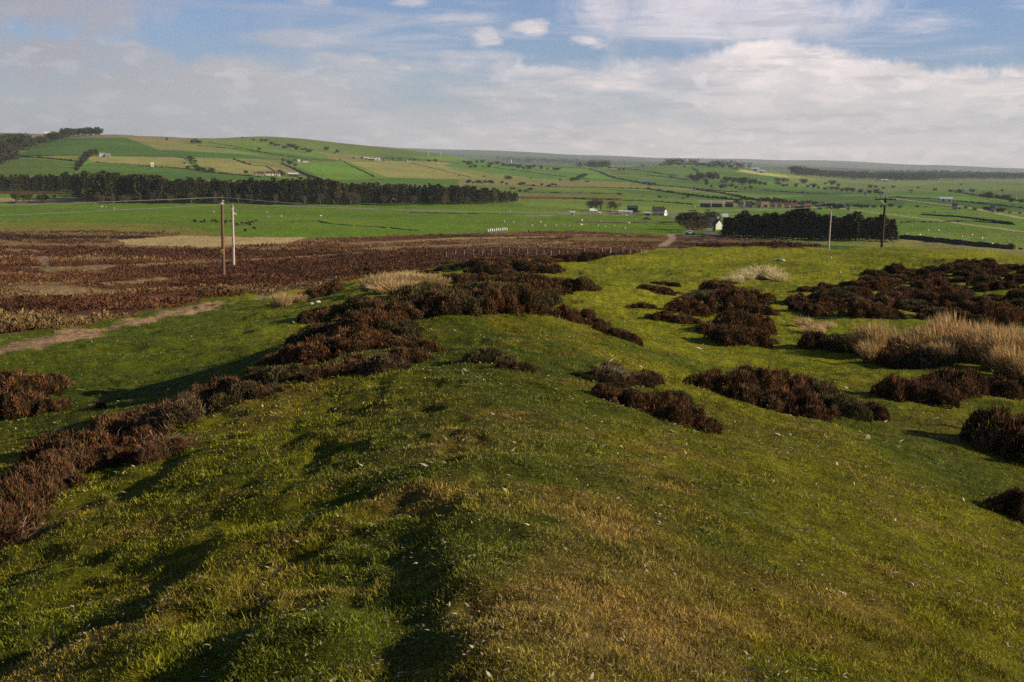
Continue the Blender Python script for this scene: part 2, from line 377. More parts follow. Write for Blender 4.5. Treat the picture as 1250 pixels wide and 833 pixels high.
FIELDS = [  # painter's order, photo outline of each parcel
 # left hill
 ([(-80,215),(0,190),(22,190),(60,170),(100,165.5),(150,164.5),(190,182),(300,189),(352,196),(240,192),(150,190.5),(30,190.5)], DGREEN),
 ([(-80,192),(22,191),(95,199),(92,213),(-80,216)], (.075,.125,.022)),
 ([(22,190.5),(106,190.5),(98,198)], OLIVE),
 ([(106,191),(222,192),(240,206),(112,199)], BUFF),
 ([(106,199),(240,206.5),(330,215),(360,222),(90,217)], (.06,.125,.02)),
 ([(234,193),(288,195),(352,208),(370,213),(290,213),(247,206)], BUFF),
 ([(290,195),(345,199),(372,212),(350,208)], RFIELD),
 ([(150,167),(200,170),(300,184),(196,183.5),(150,167)], RFIELD),
 ([(195,167.5),(250,168.5),(320,166.3),(350,190),(300,184),(200,170)], GREEN2),
 ([(320,166),(400,172),(500,184),(560,191),(480,192),(400,187),(330,178)], (.09,.13,.025)),
 ([(320,178),(400,188),(400,196),(330,190),(260,180)], (.095,.17,.022)),
 ([(300,184),(345,187),(420,196),(352,198)], (.065,.12,.02)),
 ([(358,199),(424,197),(480,218),(405,222),(385,215)], (.10,.19,.018)),
 ([(424,197),(530,197),(620,208),(640,218),(480,219)], BUFF),
 ([(385,187),(470,192),(450,196),(420,195)], RFIELD),
 ([(405,221),(480,217),(600,220),(600,226),(405,226)], (.07,.13,.02)),
 ([(-80,163),(140,163),(200,168),(330,168),(200,172),(150,168),(60,169),(-80,172)], (.19,.135,.08)),
 ([(-80,170),(60,172),(20,188),(-80,190)], (.09,.13,.03)),
 # hill to the right of the farm
 ([(560,196),(640,204),(720,213),(660,218),(600,212),(540,203)], (.075,.15,.025)),
 ([(545,204),(600,212),(660,219),(800,224),(720,235),(620,226)], OLIVE),
 ([(560,218),(690,221),(752,227),(690,231),(560,226)], RFIELD),
 ([(640,204),(720,206),(800,222),(720,214)], (.10,.19,.03)),
 ([(735,213),(830,222),(940,232),(940,240),(800,224)], (.08,.14,.025)),
 ([(700,205),(730,206),(800,222),(740,212)], GREEN),
 ([(740,207),(850,206),(855,214),(820,216),(880,222),(800,219)], (.10,.16,.03)),
 ([(760,203),(905,203),(940,210),(900,212),(850,206),(760,206)], (.085,.15,.026)),
 ([(560,228),(640,230),(800,230),(940,240),(940,246),(700,242),(560,238)], GREEN2),
 ([(740,231),(850,236),(930,243),(880,245),(780,238)], (.06,.12,.018)),
 ([(630,231),(760,235),(860,245),(640,236)], (.10,.14,.025)),
 ([(630,239.5),(760,242),(760,244.5),(632,243)], (.12,.05,.035)),
 ([(632,244),(790,247),(880,250),(840,256),(720,250),(632,248)], (.13,.19,.03)),
 ([(860,253),(1140,255),(1250,262),(1250,285),(1100,282),(960,262),(860,259)], (.105,.185,.022)),
 ([(1060,256),(1150,253),(1250,262),(1250,268),(1160,263),(1060,263)], (.12,.19,.028)),
 ([(1000,238),(1120,242),(1100,252),(960,250),(930,244)], (.055,.11,.022)),
 ([(900,228),(1060,236),(1000,240),(900,235)], (.05,.10,.02)),
 ([(850,245),(895,245),(930,250),(858,250)], (.30,.20,.14)),
 ([(905,207),(950,213),(970,217),(930,214),(900,210)], (.34,.31,.14)),
 ([(1085,240),(1250,250),(1250,258),(1150,252),(1085,244)], (.05,.10,.022)),
 ([(960,220),(1000,219),(1250,226),(1250,234),(1100,232),(960,226)], (.11,.16,.04)),
 ([(1030,222),(1090,220),(1150,224),(1100,228)], (.15,.19,.06)),
 ([(1150,232),(1250,233),(1250,242),(1180,238)], (.08,.12,.035)),
 # valley floor
 ([(-80,233.5),(40,233),(100,236.5),(100,241),(-80,242)], (.10,.04,.028)),
 ([(-80,236.5),(100,237.5),(100,243),(-80,243)], (.09,.17,.022)),
 ([(-80,242),(140,240.5),(140,247.5),(-80,248.5)], (.34,.24,.13)),
 ([(-80,247.5),(632,247),(640,251),(820,262),(862,281),(850,290),(700,283),(600,285),(380,294),(300,289),(250,283),(200,275),(-80,272)], (.100,.165,.014)),
 ([(500,253),(640,253),(810,262),(800,266),(640,260),(500,258)], (.11,.17,.018)),
 ([(-80,270.5),(120,272),(210,275),(262,283),(300,289),(230,292),(-80,284)], (.165,.155,.038)),
 ([(1040,281),(1250,285),(1250,301),(1230,302),(1090,291)], (.13,.18,.035)),
 ([(1060,288),(1250,302),(1250,312),(1180,304),(1100,301),(1060,301)], (.20,.19,.07)),
 # moor
 ([(-80,283),(140,282),(215,286),(215,292),(300,296),(370,292),(600,284.5),(700,282),(800,287),(870,289),(1000,300),(1000,302),(850,302),(830,302),(800,304),(760,312),(690,317),(650,319),(560,323),(450,338),(380,352),(330,357),(255,364),(200,377),(100,398),(0,408),(-80,416)], MOOR),
 ([(0,297),(90,298),(200,299),(330,303),(330,305),(180,302),(0,300)], STRAW2), ([(-20,327),(60,326),(150,323),(330,315),(480,306),(480,308),(330,318),(150,327),(60,329)], STRAW2),
 ([(10,352),(60,347),(110,349),(150,357),(100,363),(50,359)], STRAW2), ([(120,344),(200,339),(222,343),(130,350)], STRAW2), ([(42,313),(56,313),(61,325),(46,326)], (.26,.17,.12)),
 ([(420,297),(560,290),(690,288),(690,290),(560,293),(430,300)], STRAW2), ([(440,303),(600,297),(700,296),(700,298),(600,300),(440,306)], STRAW2), ([(0,303),(70,306),(40,308),(0,308)], STRAW2),
 ([(-80,284),(140,282),(218,287),(180,296),(60,297),(-80,292)], DMOOR),
 ([(140,293),(218,288),(300,289),(376,290),(350,298),(250,302),(150,299)], (.42,.32,.15)),
 ([(815,291),(880,288),(1000,299),(1000,302),(830,302)], (.085,.040,.028)),
 ([(700,289),(812,291),(800,296),(690,294)], (.16,.11,.035)),
]
TRACKS = [  # photo polyline, width in metres, colour
 ([(-60,441),(0,431),(60,415),(130,401),(200,387),(240,378),(272,371)], 1.15, PATH),
 ([(205,383),(235,374),(268,369)], .9, PATH),
 ([(310,366),(345,358)], .6, (.22,.18,.09)),
 ([(807,301),(816,296),(821,291),(818,287),(850,284),(920,288)], 2.6, (.34,.26,.19)),
 ([(872,287),(858,280),(836,271),(818,263),(812,260)], 5, (.17,.17,.17)),
 ([(1088,242),(1120,246),(1180,253),(1250,267)], 7, (.40,.34,.22)),
 ([(1020,254),(1080,261),(1150,270),(1250,283)], 6, (.36,.32,.19)),
 ([(650,264),(700,261),(765,263)], 8, (.30,.24,.13)),
]
POLYS = [(world_poly(p), c) for p, c in FIELDS]
def track_pts(pl):
    q = densify(pl, 6, closed=False); return hit(q[:, 0], q[:, 1])[:, :2]
TRK = [(track_pts(p), w, c) for p, w, c in TRACKS]
def turf(X, Y, r):
    a = fbm(X/3.2, Y/3.2, 21, 4); b = fbm(X/.7, Y/.7, 25, 3); c = fbm(X/1.6+7, Y/1.6, 31, 3); e = fbm(X/14, Y/14, 35, 3)
    g1 = np.array([.235, .230, .010]); g2 = np.array([.110, .145, .009]); st = np.array([.36, .235, .060]); ol = np.array([.24, .20, .014])
    w = sstep(a, .34, .66)[..., None]; C = g1*(1-w)+g2*w
    w = (sstep(c*.6+b*.4, .46, .64)*.7)[..., None]; C = C*(1-w)+ol*w
    # drier turf along the crown of the ridge the camera stands on
    az = np.arctan2(X, Y); cr = np.exp(-((az-(-.01+.10*sstep(-r, -9, -3)))/.13)**2)*sstep(r, 16, 5)
    right = sstep(r, 9, 4)*sstep(az, .0, .25)*.15
    w = np.clip(sstep(b*.5+a*.5, .40, .62)*(cr*.58+right) + sstep(b, .60, .74)*.30, 0, .85)[..., None]; C = C*(1-w)+st*w
    # greener, fresher turf farther out and in the ditch on the left
    fr = (sstep(r, 12, 34)*.55)[..., None]; gr = np.array([.205, .225, .008]); C = C*(1-fr)+gr*fr*(.75+.5*e[..., None])
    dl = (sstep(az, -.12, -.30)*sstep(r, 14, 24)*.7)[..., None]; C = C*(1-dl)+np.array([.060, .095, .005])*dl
    return C
def seg_dist(X, Y, pts):
    d = np.full(X.shape, 1e9)
    for i in range(len(pts)-1):
        a = pts[i]; b = pts[i+1]; ab = b-a; l2 = (ab**2).sum()+1e-9
        t = np.clip(((X-a[0])*ab[0]+(Y-a[1])*ab[1])/l2, 0, 1)
        d = np.minimum(d, np.hypot(X-a[0]-t*ab[0], Y-a[1]-t*ab[1]))
    return d
def cover(X, Y):
    """base colour of the land and a heather mask"""
    X = X.ravel(); Y = Y.ravel(); r = np.hypot(X, Y); az = np.arctan2(X, Y); l = np.log(np.maximum(r, .5))
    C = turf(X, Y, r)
    # patchwork of parcels over the far country
    fm = r > 300
    xf = X[fm]; yf = Y[fm]; rf = r[fm]; wx = xf+40*(fbm(xf/300, yf/300, 41, 2)-.5); wy = yf
    s = np.where(rf < 4500, 1.0, 1.6)
    u = (wx*.94+wy*.34)/(210*s); v = (-wx*.34+wy*.94)/(330*s); v = v+.5*hash2(np.floor(u), np.zeros_like(u), 5)
    k = hash2(np.floor(u), np.floor(v), 44); k2 = hash2(np.floor(u), np.floor(v), 45)
    pal = np.array([(.075,.15,.022), (.10,.17,.03), (.06,.115,.02), (.12,.17,.035), (.16,.17,.05), (.21,.18,.08), (.09,.18,.022), (.13,.19,.04)])
    cf = pal[np.minimum((k*8).astype(int), 7)]*(.85+.3*k2[:, None])
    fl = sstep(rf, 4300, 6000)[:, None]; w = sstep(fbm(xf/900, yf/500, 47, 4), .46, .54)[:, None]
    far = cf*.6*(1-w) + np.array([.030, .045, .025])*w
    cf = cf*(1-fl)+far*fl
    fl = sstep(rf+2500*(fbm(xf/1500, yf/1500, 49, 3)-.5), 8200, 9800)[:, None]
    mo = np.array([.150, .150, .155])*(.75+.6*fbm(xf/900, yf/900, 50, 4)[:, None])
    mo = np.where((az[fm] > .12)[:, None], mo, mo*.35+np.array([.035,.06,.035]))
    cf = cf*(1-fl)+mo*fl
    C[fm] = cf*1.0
    heath = np.zeros(X.shape)
    jit = (fbm(X/5, Y/5, 51, 3)-.5)*np.clip(.10*30/np.maximum(r, 30), .004, .1)
    for P, c in POLYS:
        a0, l0 = P.min(0)-.02; a1, l1 = P.max(0)+.02
        q = np.where((az > a0) & (az < a1) & (l > l0) & (l < l1) & (r > 40))[0]
        if not len(q): continue
        m = q[in_poly(az[q]+jit[q], l[q]+jit[q]*2, P)]
        C[m] = c; heath[m] = 1. if c in (MOOR, DMOOR, (.085,.040,.028)) else 0.
    # moor: pale grass among the heather, darker burnt strips
    m = heath > 0
    xm = X[m]; ym = Y[m]; rm = r[m]
    a = fbm(xm/9, ym/9, 61, 4); b = fbm(xm/2.2, ym/2.2, 64, 3); e = fbm(xm/70, ym/16, 66, 4); a = .5*a+.5*fbm(xm/20, ym/6, 68, 3)
    c = C[m]*(.55+.9*b[:, None])
    w = (sstep(a*.4+e*.6, .515, .60)*sstep(b, .25, .5)*.85)[:, None]; c = c*(1-w)+np.array([.27, .18, .085])*w
    w = (sstep(e, .50, .40)*.45)[:, None]; c = c*(1-w)+np.array([.030, .016, .011])*w
    w = (sstep(rm, 130, 60)*sstep(a, .50, .62)*.35)[:, None]; c = c*(1-w)+np.array([.10, .08, .02])*w
    C[m] = c; heath[m] = 1
    m2 = (heath == 0) & (r > 300)
    e = fbm(X[m2]/70, Y[m2]/70, 71, 4); b = fbm(X[m2]/9, Y[m2]/9, 73, 2)
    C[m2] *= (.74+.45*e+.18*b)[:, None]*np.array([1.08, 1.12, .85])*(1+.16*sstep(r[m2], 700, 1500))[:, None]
    w = (sstep(fbm(X[m2]/35, Y[m2]/20, 75, 3), .60, .72)*.35)[:, None]; C[m2] = C[m2]*(1-w)+np.array([.19, .15, .05])*w
    for P, w_, c_ in TRK:
        lo = P.min(0)-w_*2; hi = P.max(0)+w_*2
        q = np.where((X > lo[0]) & (X < hi[0]) & (Y > lo[1]) & (Y < hi[1]))[0]
        if not len(q): continue
        d = seg_dist(X[q], Y[q], P) + (fbm(X[q]/1.5, Y[q]/1.5, 81, 3)-.5)*w_*1.6*(r[q] < 90)
        f = sstep(d, w_*.62, w_*.36)[:, None]*.92
        cc = np.array(c_)*(.8+.4*fbm(X[q]/.6, Y[q]/.6, 83, 3)[:, None])
        C[q] = C[q]*(1-f)+cc*f; heath[q] *= (1-f[:, 0])
    return np.clip(C, 0, .8), heath

# ------------------------------------------------------------------ the ground: one sheet
az_in = np.arange(-29, 29.001, .055); az_out = np.concatenate([np.arange(-180, -29, 1.2), az_in, np.arange(29.6, 180, 1.2)])
AZ = np.radians(az_out)
RR = np.unique(np.concatenate([np.exp(np.linspace(math.log(1.0), math.log(24800), 900)), np.exp(np.linspace(math.log(1000), math.log(4500), 330))]))
AZg, Rg = np.meshgrid(AZ, RR)
GX = np.sin(AZg)*Rg; GY = np.cos(AZg)*Rg; GZ = ground_z(GX, GY)
nc, nr = len(AZ), len(RR)
idx = np.arange(nc*nr).reshape(nr, nc); nx = np.roll(idx, -1, 1)
Q = np.stack([idx[:-1], nx[:-1], nx[1:], idx[1:]], -1).reshape(-1, 4)[:, ::-1]
Vg = np.stack([GX, GY, GZ], -1).reshape(-1, 3)
Cg, Hg = cover(Vg[:, 0], Vg[:, 1]); rv = np.hypot(Vg[:, 0], Vg[:, 1]); Cg *= (1-.45*sstep(rv, 45, 12))[:, None]   # thatch and soil under the blades, with the dark gaps between tufts painted in
cen = len(Vg); Vg = np.vstack([Vg, [[0, 0, GZ[0].mean()]]]); Cg = np.vstack([Cg, Cg[:nc].mean(0)])
TF = np.stack([idx[0], np.full(nc, cen), np.roll(idx[0], -1)], -1)
def ground_mat():
    m = bpy.data.materials.new('land'); m.use_nodes = True; nt = m.node_tree; N = nt.nodes; L = nt.links
    b = N['Principled BSDF']; b.inputs['Roughness'].default_value = .95; b.inputs['Specular IOR Level'].default_value = .08
    at = N.new('ShaderNodeAttribute'); at.attribute_name = 'Col'
    geo = N.new('ShaderNodeNewGeometry')
    def nz(s, d, r_=.6):
        n_ = N.new('ShaderNodeTexNoise'); n_.inputs['Scale'].default_value = s; n_.inputs['Detail'].default_value = d; n_.inputs['Roughness'].default_value = r_
        L.new(geo.outputs['Position'], n_.inputs['Vector']); return n_.outputs[0]
    def rng(x, lo, hi):
        r_ = N.new('ShaderNodeMapRange'); r_.inputs[1].default_value = .3; r_.inputs[2].default_value = .7; r_.inputs[3].default_value = lo; r_.inputs[4].default_value = hi
        L.new(x, r_.inputs[0]); return r_.outputs[0]
    fine = nz(28, 5, .7); mid = nz(.9, 6, .65); spk = nz(5.5, 4, .75)
    mu = N.new('ShaderNodeMath'); mu.operation = 'MULTIPLY'; L.new(rng(fine, .55, 1.45), mu.inputs[0]); L.new(rng(mid, .72, 1.28), mu.inputs[1])
    vm = N.new('ShaderNodeVectorMath'); vm.operation = 'SCALE'; L.new(at.outputs[0], vm.inputs[0]); L.new(mu.outputs[0], vm.inputs['Scale'])
    sp = N.new('ShaderNodeVectorMath'); sp.operation = 'SCALE'; L.new(vm.outputs[0], sp.inputs[0]); L.new(rng(spk, .45, 1.55), sp.inputs['Scale'])
    L.new(sp.outputs[0], b.inputs['Base Color'])
    bp = N.new('ShaderNodeBump'); bp.inputs['Strength'].default_value = 1.0; bp.inputs['Distance'].default_value = .05
    L.new(fine, bp.inputs['Height'])
    bp2 = N.new('ShaderNodeBump'); bp2.inputs['Strength'].default_value = .7; bp2.inputs['Distance'].default_value = .5
    L.new(mid, bp2.inputs['Height']); L.new(bp.outputs[0], bp2.inputs['Normal']); L.new(bp2.outputs[0], b.inputs['Normal'])
    return m
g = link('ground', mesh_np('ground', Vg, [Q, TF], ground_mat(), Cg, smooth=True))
tag(g, 'rolling green turf ridge, brown moor and patchwork farmland', None, None, 'structure')

# ------------------------------------------------------------------ turf blades
def blades(P, length, width, col, name, m, lean=.5, seed=1, bend=.6, tmin=.1):
    rg = np.random.default_rng(seed); n_ = len(P)
    th = rg.uniform(0, 2*np.pi, n_); ph = rg.uniform(0, 2*np.pi, n_)
    wd = np.stack([np.cos(th), np.sin(th), np.zeros(n_)], 1)*width[:, None]*.5
    ld = np.stack([np.cos(ph), np.sin(ph), np.zeros(n_)], 1)
    tilt = rg.uniform(tmin, 1, n_)*lean
    d1 = ld*np.sin(tilt)[:, None]; d1[:, 2] = np.cos(tilt)
    t2 = tilt+bend*rg.uniform(.2, 1, n_); d2 = ld*np.sin(t2)[:, None]; d2[:, 2] = np.cos(t2)
    p0 = P.copy(); p0[:, 2] -= .01; p1 = p0+d1*length[:, None]*.5; p2 = p1+d2*length[:, None]*.5
    V = np.stack([p0-wd, p0+wd, p1-wd*.8, p1+wd*.8, p2], 1).reshape(-1, 3)
    b = np.arange(n_)*5
    q = np.stack([b, b+1, b+3, b+2], 1); t = np.stack([b+2, b+3, b+4], 1)
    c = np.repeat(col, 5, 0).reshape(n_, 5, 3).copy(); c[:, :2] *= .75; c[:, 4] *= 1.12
    return mesh_np(name, V, [q, t], m, c.reshape(-1, 3))
leafm = mat('grass_blade', attr=True, var=.1, scale=3, rough=.8, trans=.25)
def scatter(n_, amin, amax, rmin, rmax, power=1.0, seed=3):
    """random ground points, thinning with distance"""
    rg = np.random.default_rng(seed)
    a = rg.uniform(amin, amax, n_); q = rg.uniform(0, 1, n_)
    # density per area ~ r^-2.3 or so: denser near the viewer
    e = power; r = (rmin**-e+q*(rmax**-e-rmin**-e))**(-1/e)
    X = np.sin(a)*r; Y = np.cos(a)*r
    return X, Y, r
NB = 950000
X, Y, r = scatter(NB, -.50, .50, 2.6, 70, .75, 5)
C, Hm = cover(X, Y)
patch = fbm(X/.35, Y/.35, 91, 3); keep = (Hm < .5) & (patch > .12)
trk = (seg_dist(X, Y, TRK[0][0]) > .6); keep &= trk
X, Y, r, C, patch = X[keep], Y[keep], r[keep], C[keep], patch[keep]
rg = np.random.default_rng(8); n_ = len(X)
Lb = rg.gamma(6, 1/6, n_)*.0165*(.65+2.0*patch**2)*np.clip(1+r/30, 1, 2.2); Wb = np.clip(.0030*(.7+.6*rg.random(n_))+r*.00042, .003, .03)
tone_ = fbm(X/.13, Y/.13, 93, 2)[:, None]; cb = C*(.25+1.35*rg.random(n_)[:, None])*(.40+1.35*tone_); dry = rg.random(n_) < (.05+.20*sstep(C[:, 0]/(C[:, 1]+.01), 1.0, 1.5))
cb[dry] = cb[dry]*.25+np.array([.34, .26, .11])*(.5+.6*rg.random(dry.sum())[:, None])
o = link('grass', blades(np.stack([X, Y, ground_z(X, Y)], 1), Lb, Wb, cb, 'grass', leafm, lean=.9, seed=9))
tag(o, 'short grazed olive green turf covering the ridge and hollow', None, None, 'stuff')
# pale litter: bleached stems, wool and droppings lying in the turf
X, Y, r = scatter(15000, -.48, .48, 3.0, 75, .22, 15); C, Hm = cover(X, Y)
k = (Hm < .5) & (fbm(X/2.5, Y/2.5, 95, 3) > .45); X, Y, r = X[k], Y[k], r[k]; n_ = len(X); rg = np.random.default_rng(16)
L_ = rg.gamma(2.5, .006, n_)*np.clip(r/7, .55, 4.2)+.003; cc = np.array([.55, .46, .33])*(.45+.75*rg.random(n_)[:, None]**1.5)
o = link('dead_grass_litter', blades(np.stack([X, Y, ground_z(X, Y)+.025], 1), L_, L_*.40, cc, 'litter', mat('dry_litter', attr=True, var=.1), lean=1.6, seed=17, tmin=.6))
tag(o, 'pale bleached scraps of dead grass strewn over the turf', None, None, 'stuff')

# ------------------------------------------------------------------ cards: little leaf faces
def cards(P, nrm, L_, W_, col, rg, droop=0):
    """one quad per point, long axis roughly along nrm"""
    n_ = len(P); nrm = nrm/np.linalg.norm(nrm, axis=1)[:, None]
    q = rg.normal(size=(n_, 3)); s = np.cross(nrm, q); s /= np.linalg.norm(s, axis=1)[:, None]
    L_ = np.broadcast_to(L_, n_)[:, None]; W_ = np.broadcast_to(W_, n_)[:, None]*.5
    V = np.stack([P-s*W_*.7, P+s*W_*.7, P+nrm*L_*.6+s*W_, P+nrm*L_+s*W_*.15, P+nrm*L_*.62-s*W_], 1)
    return V.reshape(-1, 3), (np.arange(n_)*5)[:, None]+np.arange(5), np.repeat(col, 5, 0)
def heather_mesh(seed, nb=7, n_=15000, tone=(.225, .090, .038), tone2=(.060, .030, .015), spread=.62, hh=.5, sp=.062):
    rg = np.random.default_rng(seed)
    bx = rg.normal(0, spread*.5, nb); by = rg.normal(0, spread*.42, nb)
    br = rg.uniform(.30, .52, nb)*(1.15-np.hypot(bx, by)*.35); bh = br*rg.uniform(.75, 1.1, nb)*hh/.45
    ns = 9; a_ = rg.uniform(0, 6.28, ns); q_ = rg.uniform(.75, 1.15, ns)*spread*1.25      # ragged outliers at the foot
    bx = np.append(bx, np.cos(a_)*q_); by = np.append(by, np.sin(a_)*q_); r_s = rg.uniform(.09, .20, ns); br = np.append(br, r_s); bh = np.append(bh, r_s*1.1)
    nb0 = nb; nb = nb+ns; pk = br**2; pk /= pk.sum()
    k = rg.choice(nb, n_*3, p=pk); d = rg.normal(size=(n_*3, 3)); d[:, 2] = np.abs(d[:, 2]); d /= np.linalg.norm(d, axis=1)[:, None]
    depth = 1-rg.random(n_*3)**2*.22
    P = np.stack([bx[k]+d[:, 0]*br[k]*depth, by[k]+d[:, 1]*br[k]*depth, d[:, 2]*bh[k]*depth], 1)
    wob = 1+.34*(fbm(P[:, 0]/.22+9, P[:, 1]/.22+seed, seed, 2)-.5); P[:, 2] *= wob
    az_ = np.arctan2(P[:, 1], P[:, 0]); ew = 1+.7*(fbm(np.cos(az_)*2.2+seed, np.sin(az_)*2.2+P[:, 2]*1.5, seed+1, 3)-.5); P[:, :2] *= ew[:, None]
    ins = np.zeros(len(P), bool)
    for j in range(nb):
        e = ((P[:, 0]-bx[j])/br[j])**2+((P[:, 1]-by[j])/br[j])**2+(P[:, 2]/bh[j])**2; ins |= (e < .62) & (k != j)
    P = P[~ins][:n_]; d = d[~ins][:n_]; n_ = len(P)
    up = d*np.array([.9, .9, .5])+np.array([0, 0, .75])+rg.normal(0, .32, (n_, 3))
    tuft = fbm(P[:, 0]/.09, P[:, 1]/.09+P[:, 2]*9, seed+3, 2)
    big = fbm(P[:, 0]/.4+3, P[:, 1]/.4, seed+7, 2)
    w = (sstep(tuft, .38, .66)*sstep(big, .2, .6))[:, None]
    col = (np.array(tone)*1.25*w+np.array(tone2)*.8*(1-w))*(.55+.9*rg.random(n_)[:, None])
    g = rg.random(n_) < .22; col[g] = np.array([.10, .085, .022])*(.5+.8*rg.random(g.sum())[:, None])
    g = rg.random(n_) < .035; col[g] = np.array([.26, .18, .12])*(.5+.6*rg.random(g.sum())[:, None])
    stray = 1+1.2*(rg.random(n_) < .06)
    V, Fc, Cc = cards(P, up, sp*stray*(.5+.9*rg.random(n_)), .010+.012*rg.random(n_), col, rg)
    # the woody inside
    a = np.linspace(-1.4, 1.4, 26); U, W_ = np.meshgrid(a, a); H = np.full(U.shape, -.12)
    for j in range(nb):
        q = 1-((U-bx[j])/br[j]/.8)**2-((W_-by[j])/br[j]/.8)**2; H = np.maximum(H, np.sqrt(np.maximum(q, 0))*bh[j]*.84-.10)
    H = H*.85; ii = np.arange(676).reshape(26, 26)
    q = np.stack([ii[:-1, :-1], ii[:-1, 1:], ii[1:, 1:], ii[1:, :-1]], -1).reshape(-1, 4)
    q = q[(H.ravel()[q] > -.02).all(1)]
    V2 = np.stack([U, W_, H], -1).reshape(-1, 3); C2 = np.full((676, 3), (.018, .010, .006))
    return V, Fc, Cc, V2, q, C2
heathm = mat('heather_sprig', attr=True, var=.15, scale=5, rough=.9, trans=.12)
def heather_proto(*a, **k):
    V, Fc, Cc, V2, q, C2 = heather_mesh(*a, **k)
    return mesh_np('heather', np.vstack([V, V2]), [Fc, q+len(V)], heathm, np.vstack([Cc, C2]))
HP = [heather_proto(101, 9), heather_proto(102, 10, tone=(.24, .088, .036), spread=.8), heather_proto(103, 11, tone=(.22, .110, .055), hh=.42, spread=.75),
      heather_proto(104, 8, tone=(.20, .10, .038), hh=.55), heather_proto(105, 13, tone=(.19, .085, .040), spread=.95, hh=.38), heather_proto(106, 11, tone=(.14, .115, .045), tone2=(.055, .045, .018), spread=.8, hh=.42)]
HRED = [heather_proto(111, 7, tone=(.17, .064, .028), tone2=(.058, .028, .014), sp=.066), heather_proto(112, 6, tone=(.155, .068, .034), tone2=(.10, .052, .024), sp=.066)]
HGREY = heather_proto(121, 7, tone=(.18, .12, .07), tone2=(.07, .045, .025), sp=.08, n_=11000)
rb = random.Random(5)
def lay(o, P, rz, e=.5):
    """seat an object on the slope of the ground"""
    X_ = np.array([P[0]+e, P[0]-e, P[0], P[0]]); Y_ = np.array([P[1], P[1], P[1]+e, P[1]-e]); z = ground_z(X_, Y_)
    n_ = Vector((-(z[0]-z[1])/(2*e), -(z[2]-z[3])/(2*e), 1)).normalized()
    o.rotation_mode = 'QUATERNION'; o.rotation_quaternion = n_.to_track_quat('Z', 'Y') @ Vector((0, 0, 1)).rotation_difference(Vector((0, 0, 1))) @ Matrix.Rotation(rz, 3, 'Z').to_quaternion()
def place_bush(x, y, w, h, label, group, protos=HP, name='heather_bush', cat='heather bush', zs=1.0):
    P = hit1(x, y-h*.22); d = math.hypot(P[0], P[1]); s = max(.14, w*d/F/1.75)
    hm = h*d/F                                        # apparent height in metres
    me = rb.choice(protos); o = link(name, me, None, (P[0], P[1], P[2]-.03), 0); lay(o, P, rb.uniform(0, 6.28), .8*s)
    zsc = min(max(hm*zs*((1.75 if x > 850 and y > 440 else 1.3) if y > 372 else 1.0)/.62, s*(.55 if y > 372 else .36)), s*1.6)*(.78 if x < 540 and y > 400 else 1)
    o.scale = (s*rb.uniform(.95, 1.2), s*rb.uniform(.9, 1.1), zsc)
    if 230 < x < 540: o.scale[0] *= .86; o.scale[1] *= .86; o.scale[2] *= .84
    if me in HRED or me is HGREY: link('bleached_stems', rb.choice(STEMS), o)  # bare bleached woody stems sticking out of the bush
    return tag(o, label, cat, group)
def stems_mesh(seed):
    rg = np.random.default_rng(seed); n_ = 130; a = rg.uniform(0, 6.28, n_); q = rg.uniform(.1, .75, n_)
    P = np.stack([np.cos(a)*q, np.sin(a)*q, .12+.30*(1-q)], 1)
    c = np.array([.30, .22, .17])*(.5+.8*rg.random(n_)[:, None])
    return blades(P, rg.uniform(.12, .38, n_), np.full(n_, .011), c, 'stems', mat('bleached_stem', attr=True, var=.2, scale=20), lean=1.3, seed=seed+1, bend=.9, tmin=.3)
STEMS = [stems_mesh(401), stems_mesh(402)]
